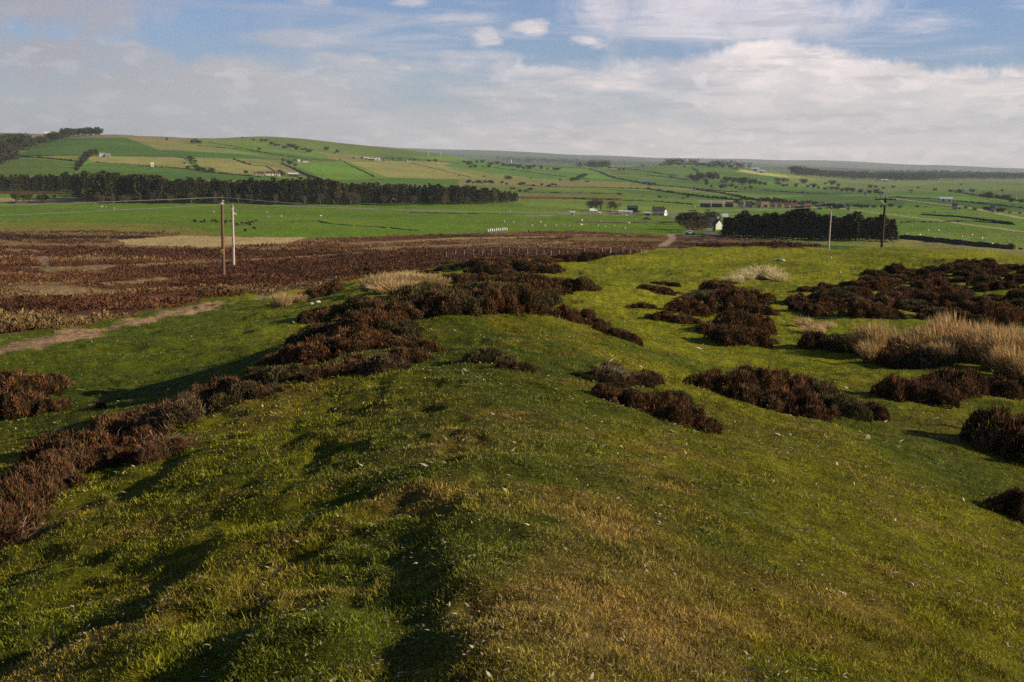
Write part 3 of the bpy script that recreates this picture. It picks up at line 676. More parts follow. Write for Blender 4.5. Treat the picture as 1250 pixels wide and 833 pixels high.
# every clump: (phrase, group, protos, [(x, y, w, h), ...]) listed from its near or left end
CLUMPS = [
 ('dark heather bush at the left edge, {o} from the left', 'heather bushes at the left edge of the hollow', HP+HRED, [(2,496,70,44),(34,492,74,40),(20,512,70,32),(58,484,34,22),(60,505,40,16)]),
 ('reddish heather bush in the diagonal row at left, {o} from the bottom', 'heather bushes in the diagonal row down the left side', HRED+HRED+HP[:2]+[HGREY], [(-14,668,110,60),(18,640,100,60),(50,612,90,50),(84,590,84,46),(72,575,80,46),(112,572,84,48),(140,574,56,36),(140,550,80,44),(168,556,60,40),(196,566,54,34),(176,532,70,40),(206,530,76,38)]),
 ('dark heather bush in the bank left of the knoll, {o} from its lower end', 'heather bushes in the bank left of the ridge', HP+HP+HRED+[HGREY], [(232,512,76,38),(262,498,76,36),(292,496,76,36),(318,488,60,26),(340,472,72,32),(306,474,70,26),(362,466,50,26),(330,455,60,22),(362,446,66,28),(398,468,62,34),(432,462,76,36),(470,460,70,34),(500,448,60,30),(520,434,46,24),(404,440,80,34),(440,432,80,34),(480,428,70,30),(378,424,66,28),(410,410,80,30),(450,408,80,30),(488,412,56,24),(398,395,60,22),(430,390,70,24)]),
 ('tall heather bush on the crown of the knoll, {o} from the left', 'heather bushes across the crown of the knoll', HP, [(452,386,60,24),(478,390,66,30),(506,391,66,34),(534,390,64,36),(562,390,62,36),(590,388,62,36),(616,386,60,34),(640,384,56,30),(662,380,46,24),(520,374,70,26),(560,370,74,26),(604,368,74,26),(642,368,60,22)]),
 ('low heather bush on the right shoulder of the knoll, {o} from the top', 'low heather bushes on the right shoulder of the knoll', HP+[HGREY], [(686,390,34,15),(704,393,34,14),(728,402,30,12),(742,408,28,12),(758,414,28,12),(772,420,24,10)]),
 ('brown heather bush behind the knoll, {o} along that slope', 'heather bushes behind the knoll', HP, [(404,352,40,10),(438,340,40,10),(452,332,40,10),(382,366,34,14),(400,362,36,14),(524,352,30,9),(544,346,34,10),(566,350,40,14),(584,346,30,12),(600,338,60,16),(622,344,46,14),(640,334,60,18),(662,336,40,14),(626,350,44,14),(650,356,54,20),(674,352,34,16),(566,328,60,9),(600,325,60,10),(640,323,60,10),(672,320,44,9),(696,318,30,8),(720,317,30,9),(733,314,18,6),(545,326,40,8),(520,335,30,6)]),
 ('small round heather bush alone on the green slope right of the knoll', None, HP+[HGREY], [(711,359,44,18)]),
 ('two-headed low heather bush alone on the turf in front of the knoll', None, HP, [(592,445,44,22)]),
 ('sprawling sparse heather bush trailing right of the small bush in front of the knoll', None, [HP[4]], [(628,452,42,13)]),
 ('low faded heather patch on the green slope of the hollow, {o} from the back', 'low faded heather patches in the hollow', [HP[4], HP[2]], [(812,350,30,8),(800,359,40,12),(783,377,30,8)]),
 ('dark heather bush in the upper clump of the hollow, {o} from the back', 'heather bushes in the upper clump of the hollow', HP, [(872,358,34,14),(884,355,28,10),(858,372,44,18),(876,372,44,16),(846,386,44,16),(862,386,50,24),(836,396,30,10),(880,384,50,22),(902,382,44,22),(916,376,40,22),(924,388,34,18),(806,392,24,10),(838,398,36,14)]),
 ('dark heather bush in the lower clump of the hollow, {o} from the left', 'heather bushes in the lower clump of the hollow', HP, [(876,414,40,22),(898,408,52,22),(920,408,40,20),(894,424,44,18),(914,422,48,22),(890,418,36,18)]),
 ('brown heather bush on the near right slope, {o} from the left', 'heather bushes on the near right slope', HP+[HGREY], [(716,466,34,12),(742,470,44,16),(765,468,54,18),(790,470,44,14),(758,494,52,26),(786,504,56,32),(812,508,52,30),(838,520,54,26),(822,500,50,22),(854,524,30,18)]),
 ('big heather bush in the broad mound at right, {o} from the left', 'heather bushes in the broad mound on the right', HP, [(878,488,56,36),(900,496,66,42),(928,494,70,46),(958,500,70,46),(936,506,70,32),(974,496,60,36),(1000,500,64,36),(980,510,60,26),(1022,512,56,32),(1046,512,52,28),(1064,514,34,18)]),
 ('black-shadowed heather bush below the straw grass, {o} from the left', 'heather bushes in front of the tall straw grass', HP, [(1096,494,56,34),(1122,496,66,42),(1150,490,60,36),(1174,480,50,20),(1196,474,36,14)]),
 ('dark heather bush under the left end of the tall straw grass, {o} from the left', 'heather bushes under the straw grass', HP, [(998,428,40,16),(1020,432,46,22),(1042,434,46,22),(1086,446,40,12),(1130,450,50,18)]),
 ('big dark heather bush cut by the right edge of the photo', None, HP, [(1266,566,120,70)]),
 ('rounded dark heather bush on the right slope below the big one', None, [HP[3]], [(1238,640,60,54)]),
 ('heather bush at the right edge below the straw grass, {o} from the left', 'heather bushes at the right edge', HP, [(1230,488,40,16),(1252,486,40,24)]),
]
for phrase, group, protos, lst in CLUMPS:
    for i, (x, y, w, h) in enumerate(lst):
        place_bush(x, y, w, h, phrase.format(o=ordn(i)), group, protos)
# the broad heather bed on the right: many low bushes
bed = [(962,375),(1000,355),(1020,346),(1090,334),(1160,326),(1262,322),(1262,392),(1180,398),(1120,392),(1050,392),(1000,388)]
pts = []
tries = 0
while len(pts) < 112 and tries < 9000:
    tries += 1
    x, y = rb.uniform(960, 1275), rb.uniform(323, 398)
    if not in_poly(np.array([min(x, 1260)]), np.array([y]), bed)[0]: continue
    if any(abs(x-a)/15 + abs(y-b)/4.2 < 1 for a, b in pts): continue
    if y > 380 and 1000 < x < 1110 and rb.random() < .6: continue
    pts.append((x, y))
pts.sort(key=lambda p: (round(p[1]/8), p[0]))
rows = {}
for x, y in pts: rows.setdefault(round(y/8), []).append((x, y))
RN = sorted(rows)
for ri, k in enumerate(RN):
    for ci, (x, y) in enumerate(rows[k]):
        sc_ = (y-270)/90
        place_bush(x, y, 30*sc_*rb.uniform(.6, 1.25), 12*sc_*rb.uniform(.6, 1.4), 'low heather bush in the wide right bed, %s from left in %s row back' % (ordn(ci), ordn(ri)), 'low heather bushes in the wide bed on the right', HP)
place_bush(122, 500, 16, 16, 'tiny lone heather tuft on the green slope left of the diagonal row', None, [HP[3]])

# ------------------------------------------------------------------ straw grass
def tussock_mesh(seed, n_=700, tone=(.44, .30, .13), h=.92, spread=.42, lean=.30, dirx=-.25, base=(.10, .10, .03)):
    rg = np.random.default_rng(seed)
    a = rg.uniform(0, 6.28, n_); r = spread*np.sqrt(rg.random(n_))
    P = np.stack([np.cos(a)*r, np.sin(a)*r, np.zeros(n_)-.02], 1)
    L_ = h*rg.uniform(.25, 1.08, n_); wv = .007+.007*rg.random(n_)
    out = np.stack([np.cos(a), np.sin(a), np.zeros(n_)], 1)*(r/spread)[:, None]*lean
    d = np.stack([rg.normal(dirx, .22, n_), rg.normal(0, .22, n_), np.ones(n_)], 1)+out; d /= np.linalg.norm(d, axis=1)[:, None]
    d2 = d+np.stack([rg.normal(dirx, .25, n_), rg.normal(0, .25, n_), -.25*np.ones(n_)], 1); d2 /= np.linalg.norm(d2, axis=1)[:, None]
    s = np.cross(d, rg.normal(size=(n_, 3))); s /= np.linalg.norm(s, axis=1)[:, None]; s *= wv[:, None]
    p1 = P+d*L_[:, None]*.5; p2 = p1+d2*L_[:, None]*.33; p3 = p2+d2*L_[:, None]*.2-np.array([0, 0, .03])
    V = np.stack([P-s*.6, P+s*.6, p1-s*.5, p1+s*.5, p2-s*.9, p2+s*.9, p3], 1).reshape(-1, 3)
    b = np.arange(n_)*7
    c = np.array(tone)*(.5+.75*rg.random(n_)[:, None]); cc = np.repeat(c, 7, 0).reshape(n_, 7, 3)
    cc[:, :2] = cc[:, :2]*.35+np.array(base)*.65; cc[:, 4:] *= 1.15
    q = np.concatenate([np.stack([b, b+1, b+3, b+2], 1), np.stack([b+2, b+3, b+5, b+4], 1)])
    return mesh_np('straw_grass', V, [q, np.stack([b+4, b+5, b+6], 1)], strawm, cc.reshape(-1, 3))
strawm = mat('straw', attr=True, var=.1, scale=4, rough=.75, trans=.3)
TP = [tussock_mesh(201), tussock_mesh(202, 550, spread=.35, lean=.3), tussock_mesh(203, 800, h=.85, tone=(.48, .31, .14))]
TL = [tussock_mesh(211, 700, tone=(.56, .40, .20), h=.8, spread=.55, lean=.5, dirx=-.4, base=(.2, .15, .06)), tussock_mesh(212, 500, tone=(.52, .37, .18), h=.75, spread=.5, lean=.5, dirx=.1, base=(.2, .15, .06))]
def place_tuft(x, y, w, h, label, group, protos, name='grass_tussock', cat='grass tussock', low=1.0):
    P = hit1(x, y-2); d = math.hypot(P[0], P[1]); o = link(name, rb.choice(protos), None, tuple(P), rb.uniform(-.5, .5))
    sx = w*d/F/1.0; o.scale = (sx, sx, h*d/F/.92*(1.25 if protos is TL else 1)); return tag(o, label, cat, group)
tl = [(1056,434,26,42),(1070,436,26,46),(1084,432,28,40),(1098,436,24,34),(1110,440,26,36),(1120,438,24,30),(1062,444,24,30),(1134,436,26,40),(1146,430,26,48),(1158,428,28,50),(1168,440,26,40),(1152,446,26,30),(1182,434,28,44),(1194,446,30,52),(1206,442,30,50),(1216,452,30,54),(1230,452,32,52),(1242,446,32,46),(1254,456,30,52),(1266,450,30,50),(1178,424,24,34),(1222,436,28,40),(1240,432,28,36),(1204,430,24,36),(1126,424,22,28),(1228,462,28,44),(1248,466,28,40),(1140,448,24,28)]
tl.sort()
for i, (x, y, w, h) in enumerate(tl):
    place_tuft(x, y, w, h, 'tall pale straw grass tussock at right, %s from the left' % ordn(i), 'tall straw grass tussocks on the right', TP)
for i, (x, y, w, h) in enumerate([(984,402,16,14),(996,408,22,10),(1010,402,18,8)]):
    place_tuft(x, y, w, h, 'small yellow tuft left of the tall straw grass, %s from the left' % ordn(i), 'small yellow tufts left of the straw grass', TL)
for i, (x, y, w, h) in enumerate([(452,356,24,16),(466,354,26,20),(480,352,26,20),(494,350,26,20),(508,350,26,18),(522,350,24,16),(470,360,24,16),(488,359,24,18),(504,357,24,14),(536,350,20,12)]):
    place_tuft(x, y, w, h, 'windblown straw tussock behind the heather bank, %s from the left' % ordn(i), 'windblown straw tussocks behind the heather bank', TL)
for i, (x, y, w, h) in enumerate([(337,378,12,18),(346,376,16,18),(356,372,16,14),(366,370,14,10)]):
    place_tuft(x, y, w, h, 'small straw tussock by the dirt path end, %s from the left' % ordn(i), 'small straw tussocks by the path end', TL)
for i, (x, y, w, h) in enumerate([(898,347,18,12),(911,344,20,16),(925,342,24,20),(939,342,22,19),(951,346,18,14)]):
    place_tuft(x, y, w, h, 'bleached grass hummock on the bank, %s from the left' % ordn(i), 'bleached hummocks on the bank', [tussock_mesh(221+i, 600, tone=(.66, .56, .32), h=.9, spread=.45, lean=.8, dirx=-.3, base=(.22, .20, .08))] )
place_tuft(745, 466, 30, 22, 'pale grey-green grass tussock standing in the heather on the near right slope', None, [tussock_mesh(231, 600, tone=(.26, .24, .13), h=.8, spread=.5, lean=.4, dirx=.1, base=(.08,.09,.03))])
for i, (x, y, w, h) in enumerate([(34,640,50,30),(12,664,50,30),(204,548,40,20),(226,545,30,16)]):
    place_tuft(x, y, w, h, 'wiry grass tuft among the reddish heather, %s from the bottom' % ordn(i), 'wiry tufts among the reddish heather', [tussock_mesh(241+i, 260, tone=(.30, .18, .12), h=.7, spread=.8, lean=.5, dirx=.2, base=(.15,.09,.05))])
# stones
def stone_mesh(seed, flat=.6):
    rg = np.random.default_rng(seed); n1, n2 = 9, 14; V = []; Fs = []
    for i in range(n1+1):
        for j in range(n2):
            th = math.pi*i/n1; p = 2*math.pi*j/n2
            v = np.array([math.sin(th)*math.cos(p), math.sin(th)*math.sin(p), math.cos(th)])
            k = 1+.5*(float(fbm(np.array(v[0]*1.6+seed), np.array(v[1]*1.6+v[2]*2), seed, 3))-.5); V.append(v*k*np.array([1, .7, flat]))
    for i in range(n1):
        for j in range(n2): Fs.append((i*n2+j, (i+1)*n2+j, (i+1)*n2+(j+1) % n2, i*n2+(j+1) % n2))
    return mesh_np('stone', np.array(V), [np.array(Fs)], mat('stone', (.42, .40, .34), var=.35, scale=3, bump=.5))
for i, (x, y, w, lab) in enumerate([(380,372,7,'pale weathered stone in front of the straw tuft by the path end'),(388,370,8,'pale lichened stone on the grass edge below the heather, right of its smaller neighbour'),(953,319,12,'flat grey stone slab lying on the green bank'),(1014,315,3,'small white stone on the green bank below the pale pole'),(1026,333,3,'white pebble on the turf above the heather bed'),(1113,714,6,'white lump of stone in the turf at lower right'),(921,721,6,'dark lump of peat in the turf at lower right'),(52,476,4,'small white stone in the dark bush at the left edge'),(719,318,4,'small white stone beside the fence')]):
    P = hit1(x, y); s = w*math.hypot(P[0], P[1])/F/2
    me = stone_mesh(300+i, .3 if 'slab' in lab else .6)
    if 'peat' in lab: me.materials[0] = mat('peat', (.02, .012, .01))
    if 'white' in lab: me.materials[0] = mat('white_stone', (.55, .55, .52), scale=5)
    o = link('stone' if 'peat' not in lab else 'peat_lump', me, None, (P[0], P[1], P[2]+s*.2), i); o.scale = (s, s, s); tag(o, lab, 'stone' if 'peat' not in lab else 'peat')

# ------------------------------------------------------------------ the heather moor (uncountable): low clumps over the moor
X, Y, r = scatter(230000, -.50, .32, 48, 440, .30, 21)
C, Hm = cover(X, Y); k = (Hm > .9) & (fbm(X/3, Y/3, 97, 3) > .36)
for P, w_, c_ in TRK: k &= seg_dist(X, Y, P) > w_
X, Y, r, C = X[k], Y[k], r[k], C[k]; rg = np.random.default_rng(22)
m_ = 11; n_ = len(X); R_ = rg.gamma(4, .25, n_)*.15*np.clip(r/110, .85, 1.7)
d = rg.normal(size=(n_, m_, 3)); d[..., 2] = np.abs(d[..., 2]); d /= np.linalg.norm(d, axis=2)[..., None]
Pc = np.stack([X, Y, ground_z(X, Y)-.03], 1)[:, None]+d*R_[:, None, None]*np.array([1, 1, .75])
nn = (d+np.array([0, 0, .5])+rg.normal(0, .3, d.shape)).reshape(-1, 3)
cc = np.repeat(C, m_, 0)*(.62+.66*rg.random(n_*m_)[:, None])
V, Fc, Cc = cards(Pc.reshape(-1, 3), nn, np.repeat(R_*.62, m_), np.repeat(R_*.30, m_), cc, rg)
tag(link('moor_heather', mesh_np('moor_heather', V, [Fc], heathm, Cc)), 'dark brown heather and pale grass covering the flat moor', None, None, 'stuff')
print('moor clumps', n_)

# ------------------------------------------------------------------ trees
leaf = mat('tree_leaf', attr=True, var=.1, scale=2, rough=.85, trans=.15)
bark = mat('bark', (.11, .085, .06), var=.3, scale=20, bump=.4)
def conifer(seed, n_=620, w=.17, tone=(.030, .050, .016), tone2=(.060, .062, .018)):
    rg = np.random.default_rng(seed); z = rg.random(n_)**.9; z = .10+.90*z
    prof = w*(1-z)**.75*(.85+.3*rg.random(n_))+.006; a = rg.uniform(0, 6.28, n_)
    prof *= 1+.30*np.sin(a*3+seed)*np.cos(z*17); rr = prof*(.55+.5*rg.random(n_))
    P = np.stack([np.cos(a)*rr, np.sin(a)*rr, z], 1)
    nn = np.stack([np.cos(a), np.sin(a), rg.normal(-.15, .35, n_)], 1)
    b = rg.random(n_)[:, None]; col = (np.array(tone)*(1-b)+np.array(tone2)*b)*(.6+.8*rg.random(n_)[:, None])
    V, Fc, Cc = cards(P, nn, .055+.03*rg.random(n_), .035, col, rg)
    tr = MB().tube([(0, 0, -.02), (0, 0, .45), (0, 0, .93)], [.014, .010, .003], 6).mesh('trunk', bark)
    return mesh_np('crown', V, [Fc], leaf, Cc), tr
def broad(seed, n_=1500, w=.42, z0=.12, tone=(.075, .075, .022), tone2=(.045, .050, .018), nb=12, flat=1., leafy=1.):
    rg = np.random.default_rng(seed); B = []
    for i in range(nb):
        a = rg.uniform(0, 6.28); q = rg.random()**.5*w*.72; zz = z0+(1-z0)*rg.uniform(.20, .74)
        lim = max(.25, 1-((zz-(z0+1)/2)/((1-z0)/2))**2); B.append((math.cos(a)*q*lim**.5, math.sin(a)*q*lim**.5, zz, rg.uniform(.15, .24)*w/.42))
    B = np.array(B); k = rg.integers(0, nb, n_); d = rg.normal(size=(n_, 3)); d /= np.linalg.norm(d, axis=1)[:, None]
    q = rg.random(n_)**.45
    P = B[k, :3]+d*B[k, 3:4]*q[:, None]*np.array([1, 1, .85*flat]); P[:, 2] = np.maximum(P[:, 2], z0*.8)
    t = rg.random(nb)[k][:, None]; col = (np.array(tone)*t+np.array(tone2)*(1-t))*(.6+.8*rg.random(n_)[:, None])
    V, Fc, Cc = cards(P, d+rg.normal(0, .5, d.shape), .040+.040*rg.random(n_), .046*leafy, col, rg)
    tr = MB().tube([(0, 0, -.03), (.01, 0, z0), (0, .01, .55)], [.028, .020, .010], 7)
    for i in range(0, nb):
        b = B[i]; zz = z0+rg.uniform(0, .18); m1 = (b[0]*.45, b[1]*.45, zz+(b[2]-zz)*.55)
        tr.tube([(0, 0, zz-.03), m1, (b[0]*.95, b[1]*.95, b[2]+b[3]*.4)], [.012, .008, .003], 5, cap=False)
    return mesh_np('crown', V, [Fc], leaf, Cc), tr.mesh('trunk', bark)
KT = {
 'conifer': [conifer(i, w=.12+.018*(i % 4), tone=(.030+.006*(i % 3), .048+.004*(i % 2), .016), tone2=(.075, .070+.006*(i % 3), .020)) for i in (1, 2, 3, 4, 5)] + [conifer(6, 420, .16, (.075, .068, .020), (.13, .105, .028)), conifer(7, 380, .14, (.10, .085, .03), (.15, .12, .035)), conifer(8, 500, .10, (.05, .06, .02), (.09, .09, .026))],
 'broad': [broad(31), broad(32, nb=14), broad(33, w=.38, tone=(.095, .078, .02))],
 'bare': [broad(41, 800, tone=(.13, .095, .06), tone2=(.10, .075, .05), leafy=.6), broad(42, 900, w=.45, tone=(.12, .09, .05), tone2=(.09, .075, .045), leafy=.6)],
 'pine': [broad(51, 700, w=.42, z0=.5, nb=7, tone=(.022, .035, .016), tone2=(.03, .042, .018), flat=.8), broad(52, 600, w=.34, z0=.5, nb=6, tone=(.022, .035, .016), tone2=(.032, .04, .018), flat=.8)],
 'dark': [broad(61, 1000, w=.46, z0=.08, nb=12, tone=(.032, .045, .016), tone2=(.022, .032, .014)), broad(62, 1000, w=.52, z0=.06, nb=12, tone=(.045, .052, .018), tone2=(.026, .036, .014))],
 'green': [broad(71, 1300, w=.44, z0=.1, tone=(.075, .105, .018), tone2=(.05, .075, .018))],
}
NAMES = {'conifer': 'conifer_tree', 'broad': 'broadleaf_tree', 'bare': 'bare_tree', 'pine': 'pine_tree', 'dark': 'shrub', 'green': 'broadleaf_tree'}
CATS = {'conifer': 'conifer', 'broad': 'tree', 'bare': 'tree', 'pine': 'pine tree', 'dark': 'shrub', 'green': 'tree'}
def tree_at(P, h, kind, label, group, wide=1.0, small=False):
    cr, tr = rb.choice(KT[kind]); rz = rb.uniform(0, 6.28)
    e = empty(NAMES[kind], tuple(P), rz); e.scale = (h*wide, h*wide, h)
    link('crown', cr, e); link('trunk', tr, e)
    return tag(e, label, CATS[kind], group)
def tree_px(x, y, hp, kind, label, group, wide=1.0):
    P = hit1(x, y); d = math.hypot(P[0], P[1]); return tree_at(P, hp*d/F, kind, label, group, wide)
def interp(x, tab):
    return float(np.interp(x, [a for a, b in tab], [b for a, b in tab]))
# the long plantation on the left: base line and top line in the photo
LB = [(-30,233.5),(96,234.5),(100,247),(200,248.5),(330,250),(450,250.5),(560,250),(620,248.5),(634,247.5)]
LT = [(-30,216),(40,214),(90,212.5),(150,213),(200,216),(206,220),(300,221),(343,221),(348,219),(400,219.5),(412,224),(500,226),(560,228),(600,231),(634,236)]
def row(x0, x1, step, back, phrase, group, base, top, kind='conifer', tall=1.0, wide=1.0, dfix=None):
    xs = []; x = x0
    while x < x1: xs.append(x+rb.uniform(-.35, .35)*step); x += step*rb.uniform(.8, 1.2)
    ys = [interp(x, base) for x in xs]; H = hit(xs, ys)
    for i, x in enumerate(xs):
        P = H[i]; d = math.hypot(P[0], P[1])
        if dfix: P = P*(dfix/d); d = dfix
        f = (d+back*rb.uniform(.7, 1.3))/d; X_, Y_ = P[0]*f, P[1]*f
        z = float(ground_z(np.array([X_]), np.array([Y_]))[0]); d2 = math.hypot(X_, Y_)
        # reach the top line seen in the photo
        a, t = ray(x, interp(x, top)+rb.uniform(-1.2, 3.0)); h = max(4, (EYE+float(t)*d2-z)*tall*rb.choice([1, 1, 1.02, .96, .90, 1.05])*(.93+.16*float(vnoise(np.array([x/9.]), np.array([back*1.]), 3)[0])))
        if phrase: tree_at((X_, Y_, z), h, kind, phrase.format(o=ordn(i)), group, wide)
        else: MASS.append((X_, Y_, z, h))
MASS = []
row(-20, 96, 5, 6, 'dark conifer in the set-back left end of the plantation, {o} from the left', 'conifers of the long plantation', LB, LT, wide=1.5)
row(100, 632, 4.2, 4, 'dark conifer in the plantation front row, {o} from the left', 'conifers of the long plantation', LB, LT, wide=1.5)
row(102, 634, 9, 26, 'dark conifer in the plantation second row, {o} from the left', 'conifers of the long plantation', LB, LT, wide=1.2)
for b in (40, 60, 85, 110, 140):
    row(-30, 630, 6.5, b, None, None, LB, LT)
# right wood
WB = [(880,292),(930,297),(1000,301),(1050,303),(1098,304)]
WT = [(880,270),(890,266),(905,263),(950,264),(965,259),(985,260),(1000,265),(1020,267),(1040,264),(1060,266),(1080,267),(1090,272),(1098,280)]
row(885, 1095, 6.2, 3, 'dark conifer in front of the right wood, {o} from the left', 'conifers of the wood behind the poles', WB, WT, wide=1.7, tall=1.1, dfix=385)
row(888, 1090, 10, 16, 'dark conifer in the second row of the right wood, {o} from the left', 'conifers of the wood behind the poles', WB, WT, wide=1.7, tall=1.1, dfix=385)
for b in (26, 38): row(888, 1088, 8, b, None, None, WB, WT, dfix=385)
def mass_obj(name, lst, kind, label, wide=1.25, per=150):
    Vs, Fs, Cs = [], [], []; o_ = 0; rg = np.random.default_rng(77)
    for X_, Y_, z, h in lst:
        cr, tr = rb.choice(KT[kind]); n_ = len(cr.vertices); v = np.empty(n_*3, np.float32); cr.vertices.foreach_get('co', v); v = v.reshape(-1, 5, 3)
        c = np.empty(n_*4, np.float32); cr.color_attributes['Col'].data.foreach_get('color', c); c = c.reshape(-1, 5, 4)[..., :3]
        q = rg.permutation(len(v))[:per]; v = v[q]; c = c[q]; v = (v-v.mean(1, keepdims=True))*1.9+v.mean(1, keepdims=True)
        a = rg.uniform(0, 6.28); R_ = np.array([[math.cos(a), -math.sin(a), 0], [math.sin(a), math.cos(a), 0], [0, 0, 1]])
        v = v@R_.T*np.array([h*wide, h*wide, h])+np.array([X_, Y_, z])
        Vs.append(v.reshape(-1, 3)); Cs.append(c.reshape(-1, 3)); Fs.append(o_+np.arange(len(q)*5).reshape(-1, 5)); o_ += len(q)*5
    return tag(link(name, mesh_np(name, np.vstack(Vs), [np.vstack(Fs)], leaf, np.vstack(Cs))), label, None, None, 'stuff')
mass_obj('plantation_interior', MASS, 'conifer', 'dark mass of conifers behind the front rows of the plantations')
# forests on the far country: stuff, filled polygons of the photo
def forest(poly, n_, hm, label, kind='dark', wide=1.3):
    q = world_poly(poly, 8); lo, hi = q.min(0), q.max(0); rg = np.random.default_rng(int(abs(poly[0][0]*7+poly[0][1]))); L_ = []
    a = rg.uniform(lo[0], hi[0], n_*6); l = rg.uniform(lo[1], hi[1], n_*6); m = in_poly(a, l, q); a, l = a[m][:n_], l[m][:n_]
    X_, Y_ = np.sin(a)*np.exp(l), np.cos(a)*np.exp(l); Z_ = ground_z(X_, Y_)
    return mass_obj('far_forest', [(X_[i], Y_[i], Z_[i], hm*rg.uniform(.8, 1.2)) for i in range(len(X_))], kind, label, wide, 60)
forest([(958,212),(1000,213),(1080,216),(1160,221),(1100,222),(1040,220),(980,216)], 500, 24, 'dark blue-green forest block right of centre in the distance')
forest([(1070,214),(1130,212),(1180,213),(1262,215),(1262,220),(1170,221),(1110,219)], 500, 26, 'long dark forest below the hills at the right edge')
forest([(702,205),(738,203.5),(742,206),(715,207)], 120, 20, 'thin dark forest strip near the centre of the distance')
forest([(600,194),(680,196),(760,200),(700,201),(630,199)], 240, 20, 'dark forest band in the hazy centre distance')
forest([(780,199),(870,201),(940,207),(900,206),(820,203)], 200, 20, 'dark forest band behind the ridge right of centre')
